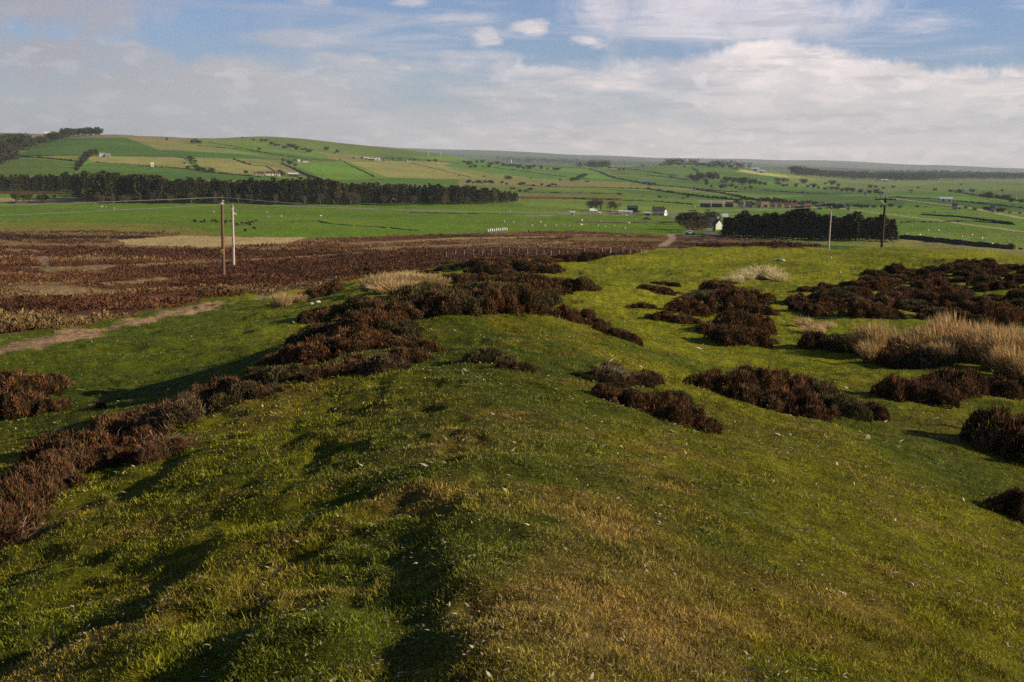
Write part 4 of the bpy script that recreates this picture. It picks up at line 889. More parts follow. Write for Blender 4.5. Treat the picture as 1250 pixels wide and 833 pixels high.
# scattered trees: (phrase, group, kind, wide, [(x, base y, height px)...])
TREES = [
 ('slender tan birch against the front of the long plantation, {o} from the left', 'birches before the long plantation', 'bare', .75, [(170,248.6,14),(188,248.8,16),(207,249,13),(233,249.2,15),(262,249.5,17),(291,249.8,14),(305,250,13),(336,250.2,15),(372,250.4,13),(391,250.6,16),(428,250.8,18),(436,250.8,16),(470,250.8,14),(505,250.8,13),(541,250.8,12),(570,250.4,11)]),
 ('olive-brown broadleaf tree in the belt climbing the left hill, {o} from the lower left', 'trees in the belt climbing the left hill', 'broad', 1.3, [(-4,206,18),(3,204,22),(10,199,20),(6,193,16),(14,192,16),(0,186,14),(18,188,14),(24,187,16),(14,182,12),(30,184,14),(36,182,14),(42,180,12),(38,177,10),(48,178,12),(54,176,12),(60,174,11),(66,173,10),(72,172,10),(78,170,10),(84,169,11)]),
 ('round tree in the row topping the left hill, {o} from the left', 'trees along the top of the left hill', 'broad', 1.15, [(79,168,10),(85,167.5,11),(90,167,9),(95,167,10),(101,166.5,10),(106,166.5,11),(111,166.3,11),(116,166.3,11),(121,166.3,11)]),
 ('dark tree in the small far left skyline block, {o} from the left', 'trees in the block on the far left skyline', 'dark', 1.1, [(2,171,7),(7,171,8),(12,171,8),(17,171,7),(22,171,8),(27,170.5,6)]),
 ('hedgerow tree running up beside the pale hill cottage, {o} from the bottom', 'trees in the hedgerow up the left hill', 'broad', 1.2, [(94,210,7),(97,206,8),(99,202,8),(102,198,8),(105,195,8),(108,193,9),(112,191,9),(117,190,8)]),
 ('thin young tree before the straw field, {o} from the left', 'young trees before the straw field', 'green', 1.1, [(19,247,12),(30,247,10),(36,247,11),(50,247,10),(56,246,9),(66,242,4)]),
 ('pale leafless tree standing before the dark plantation, {o} from the left', 'pale trees before the plantation', 'bare', 1.4, [(122,248,11),(138,248.5,9),(154,249,11)]),
 ('dark round tree on the skyline field of the left hill, {o} from the left', 'round trees on the skyline field', 'dark', 1.2, [(204,172,4),(234,176,6),(239,176,6.5),(244,176,5),(296,169,2)]),
 ('dark tree in the row across the round hill, {o} from the left', 'trees in the row across the round hill', 'dark', 1.3, [(320,174.5,4),(325,175.5,4),(331,177,4),(336,178,4),(341,179.5,4.5),(347,181,4.5),(352,182,4.5),(357,183,4.5),(362,184,4.5),(367,185,4.5),(372,185,4),(377,186,4),(399,186,4.5),(407,187,3.5),(413,187,5),(309,172,2.5),(317,183,3)]),
 ('shrub in the gully between ploughed fields, {o} from the top', 'shrubs in the gully between ploughed fields', 'dark', 1.3, [(231,196,4),(234,198,4),(237,200,4),(226,202,3),(230,205,3.5),(238,207,5.5),(243,209,5),(248,210,5.5),(257,210,5),(301,213,6),(197,204,2)]),
 ('dark tree by the small white cottage on the round hill, {o} from the left', 'trees by the white cottage', 'dark', 1.2, [(346,198,5),(351,200,5),(355,202,5.5),(360,204,5),(341,213,6),(345,215,5),(360,197,3)]),
 ('small tree near the long farm below the round hill, {o} from the left', 'trees near the long farm', 'dark', 1.2, [(432,194.5,3),(442,195,4),(415,196,2),(470,196,3),(478,196,3.5),(488,197,3),(500,197,3),(506,197,3)]),
 ('dark spreading tree on the green spur crest, {o} from the left', 'trees on the crest of the green spur', 'dark', 1.5, [(524,199,4),(530,200,4),(566,201,5),(572,202,5),(575,206,4.5),(581,206,4.5),(583,200.5,4),(590,201,4),(596,206,4),(600,202,4),(606,202,4),(614,203,4.5),(620,204,5),(628,205,5),(634,206,5),(640,208,5),(646,208,5),(660,207,4),(668,208,4),(676,209,4),(681,208,4),(652,206,4)]),
 ('flat-topped pine in the line across the reddish field, {o} from the left', 'pines in the line across the reddish field', 'pine', 1.25, [(572,227,6),(577,227,6.5),(583,227,6),(587,227,6),(592,227,6),(598,227,5.5),(602,227,5.5),(613,228,5.5),(619,228,5),(634,229,6),(638,228.5,6.5),(650,230,5),(661,230,5),(669,230.5,6),(674,230,6),(679,229.5,6)]),
 ('round dark tree alone above the line of pines', None, 'dark', 1.4, [(620,220,6)]),
 ('grey leafless tree alone on the green field right of the spur', None, 'bare', 1.3, [(684,222,4.5)]),
 ('dark tree in the short diagonal row, {o} from the left', 'trees in the short diagonal row', 'dark', 1.4, [(698,222,5),(702,221.5,6),(706,220,6),(710,218,5.5),(713,216,5)]),
 ('small flat-topped pine pair right of the diagonal row, {o} one', 'pine pair right of the diagonal row', 'pine', 1.3, [(715,225,4),(718,225,4)]),
 ('low shrub along the far side of the plantation end, {o} from the left', 'shrubs at the plantation end', 'dark', 1.6, [(624,232,3),(628,232,3),(634,235,4.5),(642,235,4),(647,233,4.5)]),
 ('large brown leafless tree left of the farmstead, {o} from the left', 'large bare trees left of the farmstead', 'bare', 1.0, [(721,258,15),(727,258,18),(733,258,15),(745,258,14),(750,258,12)]),
 ('dark green tree behind the sheds of the farmstead, {o} from the left', 'trees behind the farmstead sheds', 'dark', 1.2, [(764,261,5),(769,261,5),(775,260,5),(780,261,4)]),
 ('broadleaf tree beside the road by the white cottage, {o} from the left', 'trees beside the road by the cottage', 'broad', 1.0, [(830,274,15),(837,278,21),(845,281,24),(851,282,19),(858,281,22),(868,270,15),(848,272,17)]),
 ('leafless brown tree before the white cottage, {o} from the left', 'bare trees by the white-gabled cottage', 'bare', 1.3, [(840,283,16),(856,285,19),(861,282,12),(846,284,10)]),
 ('green leafy tree behind the white-gabled cottage', None, 'green', 1.3, [(870,272,15)]),
 ('large grey leafless tree rising behind the dark wood', None, 'bare', 1.5, [(922,284,24)]),
 ('low shrub in the cottage garden', None, 'dark', 1.3, [(871,283,4)]),
 ('dark tree on the ridge beside the white sheds, {o} from the left', 'trees on the ridge by the white sheds', 'dark', 1.5, [(805,203.5,4),(811,203.5,4),(818,203.5,4),(830,203.5,4),(836,203.5,4),(850,204,4),(855,204,4.5),(860,204.5,4.5),(866,205,4),(872,205,4),(882,206,5),(892,207,4),(900,208,5),(745,207,3),(757,208,3),(762,208.5,3.5)]),
 ('brown tree in the wooded patch above the village, {o} from the left', 'trees in the wooded patch above the village', 'broad', 1.2, [(846,221,7),(850,222,8),(854,219,8),(858,221,9),(862,223,8),(866,220,9),(871,222,9),(876,221,9),(880,223,7),(874,217,7),(886,223,8),(891,222,7),(896,225,8),(901,224,9),(906,226,8),(862,228,6),(868,229,6),(880,230,6),(886,230,6),(892,230,6),(898,231,6),(915,226,7),(921,227,8),(927,227,6),(934,227,7),(910,231,5),(917,231,5)]),
 ('dark tree in the line right of the wooded patch, {o} from the left', 'trees in the line right of the wooded patch', 'dark', 1.4, [(949,222,5),(955,222,5),(961,223,6),(948,227,5),(955,228,4),(962,228,5),(971,229,4),(980,225,6),(986,229,5),(992,230,6),(999,231,6),(1006,232,6),(1013,233,6),(1020,233,6),(1027,234,6),(1034,235,6),(1041,236,6),(1050,237,6),(1060,238,6),(1068,238,5),(1074,238,5),(1008,226,5),(1016,227,6),(1022,228,6),(1070,230,4),(1078,231,4),(1061,231,4),(1090,230,4)]),
 ('dark tree in the far right clump, {o} from the left', 'trees in the clump at the far right', 'dark', 1.3, [(1199,242,6),(1204,243,7),(1210,244,7),(1216,244,7),(1222,245,7),(1228,246,7),(1234,247,6),(1247,249,5),(1160,235,5),(1166,236,5),(1172,236,5),(1140,234,4),(1120,231,3),(1187,235,3.5),(1223,235,3)]),
 ('small tree by the houses near the right road, {o} from the left', 'trees by the houses on the right', 'dark', 1.3, [(1172,256,4),(1178,256,4),(1188,257,4),(1204,258,6),(1209,259,6),(1219,260,6),(1224,260,6),(1232,261,3),(1130,254,3),(1120,253,3),(1245,262,3)]),
 ('dark tree in the village line above the green pasture, {o} from the left', 'trees in the village line', 'dark', 1.4, [(921,252,7),(926,251,5),(938,247,5),(946,247,5),(900,250,6),(1012,254,4),(1024,255,4),(1034,254,4),(1042,254,5),(1050,255,4),(1058,255,4),(1066,255,4),(1076,254,4),(1086,254,4),(1098,254,3),(912,245,5),(930,246,5),(955,248,4),(968,249,4)]),
 ('tiny shrub dotting the middle fields, {o} from the left', 'shrubs dotting the middle fields', 'dark', 1.5, [(709,237,2),(755,238,2.5),(786,240,2.5),(805,242,2.5),(813,243,2.5),(835,243,3),(841,243,3),(794,227,4),(798,227,3.5),(818,219,4),(560,216,2),(592,217,1.8),(648,219,2.5),(706,220,2),(1141,260,2),(1197,298,3),(1217,300,3),(1246,306,4),(1233,301,4),(1128,296,2),(1166,299,2)]),
]
for phrase, group, kind, wide, lst in TREES:
    hs = hit([a[0] for a in lst], [a[1] for a in lst])
    for i, (x, y, hp) in enumerate(lst):
        P = hs[i].copy(); d = math.hypot(P[0], P[1])
        if len(lst) > 9 and d > 900: hp *= rb.choice([.7, .85, 1, 1, 1.15, 1.35]); P[:2] *= rb.uniform(.98, 1.03); P[0] += rb.uniform(-1.2, 1.2)*d/F; P[2] = float(ground_z(P[:1], P[1:2])[0])
        tree_at(P, hp*d/F, kind, phrase.format(o=ordn(i)), group, wide*rb.uniform(.85, 1.35))

# ------------------------------------------------------------------ hedges and dry-stone walls
hedgem = mat('hedge', (.026, .034, .012), var=.4, scale=.7, bump=.8); wallm = mat('drystone', (.045, .040, .030), var=.4, scale=1.2, bump=.6)
def strip(pl, w, h, name, label, cat, m, rough=.6, group=None):
    w *= .5; h *= .65
    q = densify(pl, 5, closed=False); P = hit(q[:, 0], q[:, 1])[:, :2]
    seg = np.hypot(*np.diff(P, axis=0).T); s = np.concatenate([[0], np.cumsum(seg)]); n_ = max(4, int(s[-1]/max(1.5, s[-1]/160)))
    t = np.linspace(0, s[-1], n_); X_ = np.interp(t, s, P[:, 0]); Y_ = np.interp(t, s, P[:, 1])
    dx = np.gradient(X_); dy = np.gradient(Y_); L_ = np.hypot(dx, dy)+1e-9; nx_, ny_ = -dy/L_, dx/L_
    rg = np.random.default_rng(int(t[-1]*10)); V = []; F_ = []
    prof = [(-.5, -.4), (-.55, .45), (-.3, .95), (0, 1), (.3, .95), (.55, .45), (.5, -.4)]
    hv = h*(1+rough*(rg.random(n_)-.5)*1.6)*(np.where(rg.random(n_) < .12, .25, 1)*(.6+.8*vnoise(np.arange(n_)/5., np.zeros(n_), 7)) if rough > .3 else 1)
    for i in range(n_):
        for a, b in prof:
            x_ = X_[i]+nx_[i]*a*w*(1+rough*(rg.random()-.5)); y_ = Y_[i]+ny_[i]*a*w*(1+rough*(rg.random()-.5)); V.append((x_, y_, b*hv[i]))
    V = np.array(V); V[:, 2] += np.repeat(ground_z(X_, Y_), 7)
    for i in range(n_-1):
        for k in range(6): F_.append((i*7+k, i*7+k+1, (i+1)*7+k+1, (i+1)*7+k))
    me = mesh_np(name, V, [np.array(F_), np.array([list(range(7)), [(n_-1)*7+k for k in range(6, -1, -1)]])], m)
    return tag(link(name, me), label, cat, group)
HEDGES = [
 ([(20,191),(45,192.5),(75,195.5),(102,198.5)], 2, 2.2, 'h', 'dark hedge crossing the left hill below the dark green top'),
 ([(20,190.5),(60,190.5),(106,190.5)], 2, 1.6, 'h', 'straight hedge along the foot of the dark green hilltop'),
 ([(137,190.7),(180,191),(215,192),(239,194)], 2, 1.8, 'h', 'dark hedge running right from the pale cottage on the left hill'),
 ([(112,198.5),(170,202),(238,207.5)], 2, 1.4, 'h', 'hedge under the long buff field on the left hill'),
 ([(238,208),(262,211.5),(300,215),(318,216)], 2, 1.6, 'h', 'hedge under the small buff field left of the farm'),
 ([(285,194.5),(292,197),(300,200),(308,202)], 2, 2.2, 'h', 'bushy hedge between the two buff fields'),
 ([(308,202),(325,203),(330,206),(338,211)], 1.5, 1.2, 'w', 'thin wall bending down to the long farm'),
 ([(240,178),(262,180),(280,181.5),(320,186)], 2, 1.6, 'h', 'hedge on the upper left hill right of the round trees'),
 ([(255,174),(285,179),(320,186),(345,190.5),(372,194),(400,196.5),(420,197)], 2, 1.6, 'h', 'long hedge sloping down the round hill to the white cottage'),
 ([(344,200),(358,206),(372,213),(388,219)], 3, 2.4, 'h', 'dark hedge down the hill right of the white cottage'),
 ([(420,198),(432,204),(445,210),(457,216)], 2.5, 1.5, 'h', 'wall between the bright green and the buff field'),
 ([(378,198),(400,198),(430,197.5),(470,197)], 2, 1.2, 'w', 'low wall along the top of the bright green field'),
 ([(500,199),(530,206),(560,213),(575,217)], 2, 1.0, 'w', 'faint wall crossing the broad buff field'),
 ([(470,193),(500,194),(540,198),(560,200)], 2.5, 2.2, 'h', 'hedge along the ridge right of the long farm'),
 ([(585,203),(620,207),(645,210)], 2.5, 2.2, 'h', 'hedge under the trees on the green spur'),
 ([(645,210),(680,215),(720,219)], 2, 1.4, 'h', 'hedge dropping right from the green spur'),
 ([(720,207),(732,210),(745,216),(758,219),(770,221.5),(785,224),(800,226)], 4, 3, 'h', 'thick dark hedge curving down to the blue-grey shed'),
 ([(800,226.5),(830,229),(850,231),(880,234),(900,235)], 3, 2, 'h', 'hedge running right from the blue-grey shed'),
 ([(640,227),(690,229),(730,229.5),(790,231)], 2.5, 1.8, 'h', 'long dark hedge below the reddish field'),
 ([(790,231),(830,237),(860,241),(905,245)], 3, 2.6, 'h', 'dark hedge sloping down to the village'),
 ([(630,235),(690,236),(760,237)], 3, 1.8, 'w', 'grey wall line left of the bare trees'),
 ([(700,242.5),(760,245),(800,246),(845,250)], 2, 1.2, 'h', 'hedge along the edge of the pale green field behind the farmstead'),
 ([(850,232),(880,236),(905,241),(930,246)], 3, 2.4, 'h', 'hedge behind the village roofs'),
 ([(845,205),(852,209),(853,214)], 3, 3, 'h', 'hedge curving round the ridge field'),
 ([(905,243),(950,247),(985,250),(1030,254)], 4, 4, 'h', 'dark hedge of trees behind the red roofs'),
 ([(930,233),(980,236),(1010,237)], 3, 2, 'h', 'hedge across the dark green fields above the village'),
 ([(790,214),(820,217),(850,221)], 2.5, 1.6, 'h', 'hedge below the white house right of centre'),
 ([(740,203.5),(780,208),(820,214)], 3, 1.8, 'h', 'faint hedge down the ridge right of centre'),
 ([(1098,291.2),(1140,295),(1190,300.5),(1238,305)], 1.6, 2.2, 'w', 'long black-shadowed wall below the bank at the right'),
 ([(1100,272),(1150,271.5),(1190,270.5),(1240,275)], 1.6, 1.2, 'h', 'hedge across the bright pasture at the right'),
 ([(1125,262.5),(1170,265),(1235,273)], 1.6, 1.3, 'w', 'wall below the knoll in the right-hand pasture'),
 ([(1170,235),(1200,240),(1262,248)], 3, 1.8, 'h', 'hedge below the clump of trees at the far right'),
 ([(1090,241),(1140,243),(1200,249),(1262,256)], 3, 1.6, 'h', 'hedge across the dark fields at the far right'),
 ([(-20,248.3),(60,248),(140,247.8)], 2, 1.2, 'w', 'dark wall along the front of the straw field'),
 ([(355,272),(372,270.5),(388,270),(400,273),(440,276.5),(480,279),(510,282)], .9, .45, 'h', 'dark eroded stream bank winding over the green field'),
 ([(700,272),(760,272.5),(820,272)], 1, .7, 'w', 'low fence-like wall across the green field left of the cottage'),
 ([(500,260),(560,261),(640,262)], 1, .6, 'w', 'faint low wall across the green field behind the bales'),
]
for pl, w, h, k, lab in HEDGES:
    strip(pl, w, h, 'hedge' if k == 'h' else 'stone_wall', lab, 'hedge' if k == 'h' else 'wall', hedgem if k == 'h' else wallm, .6 if k == 'h' else .2)

# ------------------------------------------------------------------ buildings
WHITE = mat('white_wall', (.78, .76, .72), var=.06, scale=1); GREY = mat('grey_wall', (.30, .28, .25), var=.2, scale=1); PINK = mat('sandstone', (.42, .30, .23), var=.2, scale=1)
SLATE = mat('slate', (.055, .06, .07), var=.2, scale=2); REDR = mat('red_tile', (.20, .065, .045), var=.25, scale=2); TIN = mat('pale_sheet', (.62, .64, .66), var=.06, scale=.6, rough=.5)
BLUE = mat('blue_sheet', (.12, .20, .36), var=.1, scale=.6, rough=.6); DARKW = mat('dark_timber', (.05, .045, .04), var=.2); GLS = mat('window_glass', (.03, .035, .04), rough=.1); WOODD = mat('door', (.10, .07, .05))
def house(x, y, wpx, label, wall=WHITE, roof=SLATE, depth=6, h=2.7, rh=2.2, rz=0, chim=2, name='farmhouse', cat='house', group=None, shed=False):
    P = hit1(x, y); d = math.hypot(P[0], P[1]); L_ = max(2.5, wpx*d/F)
    az = math.atan2(P[0], P[1]); e = empty(name, (P[0], P[1], P[2]-.3), -az+rz); h += .3
    s = min(1.7, max(1, L_/14)); depth *= s; h *= s; rh *= s; x0, x1 = -L_/2, L_/2; y0, y1 = -depth/2, depth/2
    link('wall', MB().walls(x0, x1, y0, y1, 0, h, h+rh).mesh('wall', wall), e)
    rf = link('roof', MB().gable(x0, x1, y0, y1, h, h+rh+.05).mesh('roof', roof), e)
    if not shed:
        for k in range(chim):
            cx = x0+.6 if k == 0 else x1-.6
            link('chimney', MB().box(cx-.4, cx+.4, -.4, .4, h+rh-.5, h+rh+1.1).box(cx-.12, cx+.12, -.12, .12, h+rh+1.1, h+rh+1.4).mesh('chimney', GREY), rf)
        nw = max(2, int(L_/3.2))
        for k in range(nw):
            wx = x0+(k+.5)*L_/nw
            if k == nw//2: link('door', MB().box(wx-.5, wx+.5, y0-.06, y0-.01, .3, 2.3*s).mesh('door', WOODD), e)
            else:
                f = link('window', MB().box(wx-.55, wx+.55, y0-.07, y0-.01, 1.1*s, 2.3*s).mesh('frame', WHITE if wall != WHITE else GREY), e)
                link('pane', MB().box(wx-.45, wx+.45, y0-.10, y0-.075, 1.2*s, 2.2*s).mesh('pane', GLS), f)
    else:
        link('door', MB().box(x0+L_*.35, x0+L_*.6, y0-.07, y0-.01, .3, h*.8).mesh('door', DARKW), e)
    return tag(e, label, cat, group)
def H(*a, **k): return house(*a, **k)
def S(*a, **k): k.setdefault('name', 'farm_shed'); k.setdefault('cat', 'shed'); k.setdefault('shed', True); k.setdefault('depth', 9); k.setdefault('h', 3.2); k.setdefault('rh', 1.4); return house(*a, **k)
H(803.5,263,14,'slate-roofed farmhouse with a white right gable in the middle farmstead', roof=SLATE, wall=GREY, depth=6, rh=2.4)
H(811,263,3.2,'narrow white gable wing on the right end of the middle farmstead', rz=R(-48), chim=1, depth=2.5, rh=1.5)
S(767,262,9,'low white trailer-like shed in front of the dark trees of the farmstead', wall=TIN, roof=TIN, h=1.8, rh=.5, depth=3)
S(772,260,12,'dark green barn behind the low white shed', wall=mat('green_sheet',(.03,.06,.04)), roof=mat('green_roof',(.025,.05,.035)))
S(790,263,6,'small dark open shed with pale roof left of the farmhouse', wall=DARKW, roof=TIN, h=1.5, rh=.4, depth=4)
S(758,262,3,'tiny white outhouse left of the low white shed', wall=WHITE, roof=TIN, depth=3, h=2, rh=.5)
S(699,263,5,'small white hut on the bare farmyard left of the brown trees', wall=WHITE, roof=TIN, depth=3, h=1.8, rh=.4)
H(876.5,280,6,'white-gabled cottage with dark slate roof beside the road', rz=R(-60), depth=3.6, rh=2.0, h=2.2, chim=1)
H(868,278,14,'dark slate-roofed house joined behind the white-gabled cottage', wall=GREY, depth=5, rh=2.4)
S(885,272,5,'pale-roofed shed behind the white-gabled cottage', wall=GREY, roof=TIN, depth=5)
# village line
S(861,253,12,'long dark barn at the left end of the village', wall=DARKW, roof=mat('grey_roof', (.20,.20,.20)), depth=12)
S(875,253,12,'second long dark barn in the village line', wall=DARKW, roof=mat('grey_roof', (.20,.20,.20)), depth=12)
S(890,253,9,'grey open-fronted barn right of the long dark barns', wall=DARKW, roof=SLATE, depth=10)
H(904,254,6,'white house with slate roof in the middle of the village', roof=SLATE)
H(914,253,8,'grey terrace with slate roof right of the white village house', wall=GREY)
H(926,253.5,4.6,'brick cottage with orange-red roof near the village trees', wall=PINK, roof=REDR)
H(934,253.5,4.6,'pale cream cottage between the red-roofed cottages', wall=PINK, roof=mat('tan_roof', (.38,.26,.17)))
H(943,254,5.3,'low cottage with dark red roof in the village line', wall=PINK, roof=REDR)
H(951,254,5.3,'red-roofed cottage with two chimneys left of the bright red roofs', wall=GREY, roof=REDR)
H(960,254.5,5.3,'brown cottage with dull red roof in the village line', wall=PINK, roof=REDR)
H(969,254.5,7.9,'long cottage with the brightest red roof in the village', wall=PINK, roof=mat('bright_red_tile', (.30,.075,.05), var=.2))
H(979,255,4,'small white cottage between the bright red roofs', roof=SLATE, chim=1)
H(986,255,7.3,'long red-roofed cottage at the right end of the village', wall=GREY, roof=mat('bright_red_tile', (.30,.075,.05)))
H(1000,256,6,'grey cottage just right of the last red roof', wall=GREY)
H(1035,257,3,'small white house among trees right of the village', chim=1)
# left hill
H(125,191.5,6,'pale cottage with trees on the left hill', wall=WHITE, roof=mat('light_slate', (.30,.30,.33)))
S(132,192,5,'grey outbuilding right of the pale hill cottage', wall=GREY, roof=mat('light_slate', (.30,.30,.33)))
S(186,203.5,3,'tiny white hut at the lower edge of the long buff field', wall=WHITE, roof=TIN, depth=4)
S(61,166,11,'large white shed on the skyline at the far left', wall=WHITE, roof=TIN, depth=10, h=5)
H(331,214.5,12,'long white farmhouse with red-brown roof below the buff fields', roof=mat('brown_roof', (.12,.05,.04)), h=2.6)
H(318,215,8,'brown stone house at the left of the long white farmhouse', wall=PINK, roof=SLATE)
S(311,215,4,'small red-brown shed at the left end of the farm', wall=PINK, roof=REDR, depth=5)
S(340.5,215.5,3,'little white lean-to at the right of the white farmhouse', wall=WHITE, roof=REDR, depth=4)
S(358,216,11,'open black-fronted barn with pale roof right of the farm', wall=DARKW, roof=TIN, depth=8)
H(373,198.3,6.5,'white cottage with dark red roof alone on the round hill', roof=mat('brown_roof', (.12,.05,.04)))
S(365,198.6,2.5,'little white garage left of the cottage on the round hill', wall=WHITE, roof=TIN, depth=4)
for i, (x, y, w, wl, rf, t) in enumerate([(447,195,6,GREY,TIN,'grey barn with pale roof at the left end of the ridge farm'),(453,196,7,DARKW,TIN,'dark-fronted barn with the brightest roof in the ridge farm'),(461,196,6,WHITE,TIN,'white-fronted barn in the middle of the ridge farm'),(468,196,6,PINK,SLATE,'brick barn right of the white-fronted one'),(475,197,6,PINK,REDR,'long brown barn with red roof in the ridge farm'),(499,198,4,WHITE,REDR,'small white house at the right end of the ridge farm')]):
    S(x,y,w,t,wall=wl,roof=rf,depth=10)
for x, y, w, t in [(651,203.5,4,'small white house among trees on the far spur'),(646,203.8,3,'pale cottage left of the small white house on the far spur'),(660,204,5,'low pale farm on the end of the far spur'),(785,204,5,'white farm building on the ridge at the centre'),(819,216,5,'white house on the green slope right of centre'),(824,216.5,4,'low white wing beside the house on the green slope'),(840,217.5,6,'pinkish house right of the white house on the green slope'),(884,225,7,'long pale house inside the wooded patch'),(895,207.5,4,'small grey-white house among the ridge trees'),(847,233,3,'little white house beside the hedge above the village'),(1056,239,2.5,'white house at the left of the tree line before the dark pole'),(1076,239,4,'white house just behind the top of the dark pole'),(1112,235.5,3.5,'white house alone in the far green fields'),(1173,227,3,'small white cottage under the far right forest'),(1211,259,3.5,'white-gabled house among trees at the right'),(1165,256,5,'grey house beside the right-hand road'),(1043,219.5,4,'pale house at the edge of the far forest')]:
    H(x,y,w,t,chim=1)
for x, y, w, t in [(922,208.5,10,'grey-white shed on the ridge right of centre'),(929,211,9,'white shed in front of the grey-white one on the ridge'),(1152,246,9,'long white shed in the far right fields'),(1159,246.5,6,'lower white shed right of the long one'),(1080,222,8,'pale far shed before the distant forest')]:
    S(x,y,w,t,wall=WHITE,roof=TIN,depth=12)
S(787,225,13,'long blue-grey shed at the end of the curving hedge',wall=GREY,roof=BLUE,depth=12)
# quarry scar on the left skyline
# ------------------------------------------------------------------ white wrapped bales, vehicles
balem = mat('bale_wrap', (.55, .58, .58), rough=.35, var=.06)
bm_ = MB(); n_ = 18
for k in range(3): pass
def bale_mesh():
    m = MB(); ring = [(-.62, .50), (-.58, .6), (-.3, .62), (.3, .62), (.58, .6), (.62, .50)]
    m.tube([(a, 0, .58) for a, _ in ring], [b for _, b in ring], 18); return m.mesh('bale', balem, True)
BM = bale_mesh()
for i in range(10):
    x = 595.2+i*2.55; P = hit1(x, 283.5-.09*(x-595)); d = math.hypot(P[0], P[1]); o = link('wrapped_bale', BM, None, tuple(P), R(70)); o.scale = (.55, .6, 1.0 if i % 3 else .85)
    tag(o, 'white wrapped round bale in the field row, %s from the left' % ordn(i), 'bale', 'white wrapped bales in a row')
def car(x, y, rz, col, label, kind='car'):
    P = hit1(x, y); e = empty('parked_'+kind, tuple(P), rz)
    pm = mat('paint_'+label.split()[0], col, rough=.3, var=.03); Lh, Wh = (2.1, .85) if kind == 'car' else (2.6, 1.0)
    if kind == 'car': pr = [(-Lh,.35),(-Lh,.85),(-1.5,.95),(-1.0,1.42),(.5,1.45),(1.1,.95),(Lh,.80),(Lh,.35)]
    else: pr = [(-Lh,.4),(-Lh,1.95),(-2.4,2.05),(1.2,2.05),(1.9,1.25),(Lh,1.05),(Lh,.4)]
    V = [(a, -Wh, b) for a, b in pr]+[(a, Wh, b) for a, b in pr]; n_ = len(pr)
    b_ = MB().add(V, [tuple(range(n_)), tuple(range(2*n_-1, n_-1, -1))]+[(i, i+n_, (i+1) % n_+n_, (i+1) % n_) for i in range(n_)]); link('body', b_.mesh('body', pm), e)
    for s in (-1, 1):
        gl = MB().box(-.95, .55, s*Wh-.02 if s < 0 else Wh-.0, s*Wh if s < 0 else Wh+.02, 1.0, 1.36) if kind == 'car' else MB().box(.5, 1.3, s*Wh-.02 if s < 0 else Wh, s*Wh if s < 0 else Wh+.02, 1.25, 1.8)
        link('window', gl.mesh('window', GLS), e)
        for q in (-1.3, 1.3):
            w = link('wheel', MB().tube([(q, s*Wh-.12, .33), (q, s*Wh+.06, .33)], .33, 14).mesh('tyre', mat('tyre', (.02, .02, .02))), e)
            link('hubcap', MB().tube([(q, s*(Wh+.061), .33), (q, s*(Wh+.075), .33)], .18, 12).mesh('hub', TIN), w)
    return tag(e, label, kind)
car(842,286.5,R(10),(.7,.72,.74),'silver car parked at the end of the moor track by the cottage')
car(724,258.6,R(15),(.75,.76,.78),'white van parked under the left brown tree','van')
car(732,261.5,R(80),(.72,.7,.68),'whitish car standing right of the white van')
car(744,260.5,R(0),(.4,.12,.08),'reddish car beside the farmyard under the bare trees')
car(752,262,R(10),(.35,.1,.06),'rusty car right of the other reddish one')
car(790,268.5,R(-10),(.08,.14,.2),'dark blue car alone in the field before the farmhouse')
# white masts / turbines in the haze
def turbine(x, y, hp, label, rot):
    P = hit1(x, y); d = math.hypot(P[0], P[1]); h = hp*d/F; e = empty('wind_turbine', tuple(P), -math.atan2(P[0], P[1]))
    m = mat('turbine_white', (.8, .8, .8), var=.02)
    link('tower', MB().tube([(0, 0, -1), (0, 0, h*.68)], [h*.026, h*.016], 12).mesh('tower', m), e)
    link('nacelle', MB().box(-h*.02, h*.02, -h*.05, h*.05, h*.68, h*.71).mesh('nacelle', m), e)
    for k in range(3):
        a = rot+k*2*math.pi/3; c, s = math.cos(a), math.sin(a); z = h*.695
        link('blade', MB().tube([(0, -h*.06, z), (c*h*.08, -h*.06, z+s*h*.08), (c*h*.31, -h*.06, z+s*h*.31)], [h*.006, h*.014, h*.004], 6).mesh('blade', m), e)
    return tag(e, label, 'wind turbine', 'distant wind turbines')
turbine(523,190.5,7,'left one of two white wind turbines before the hazy hills behind the left hill',.6)
turbine(538,191,7,'right one of two white wind turbines before the hazy hills behind the left hill',1.3)
turbine(707,194.5,6,'white wind turbine standing alone in the haze at the centre',.2)
def silo(x, y, hp, label):
    P = hit1(x, y); d = math.hypot(P[0], P[1]); h = hp*d/F; e = empty('silo', tuple(P))
    link('cylinder', MB().tube([(0, 0, -1), (0, 0, h*.85)], h*.16, 16).mesh('body', WHITE), e); link('cap', MB().tube([(0, 0, h*.85), (0, 0, h)], [h*.17, h*.04], 16).mesh('cap', TIN), e); return tag(e, label, 'silo')
silo(624,199,4,'small white silo tower behind the crest of the green spur')

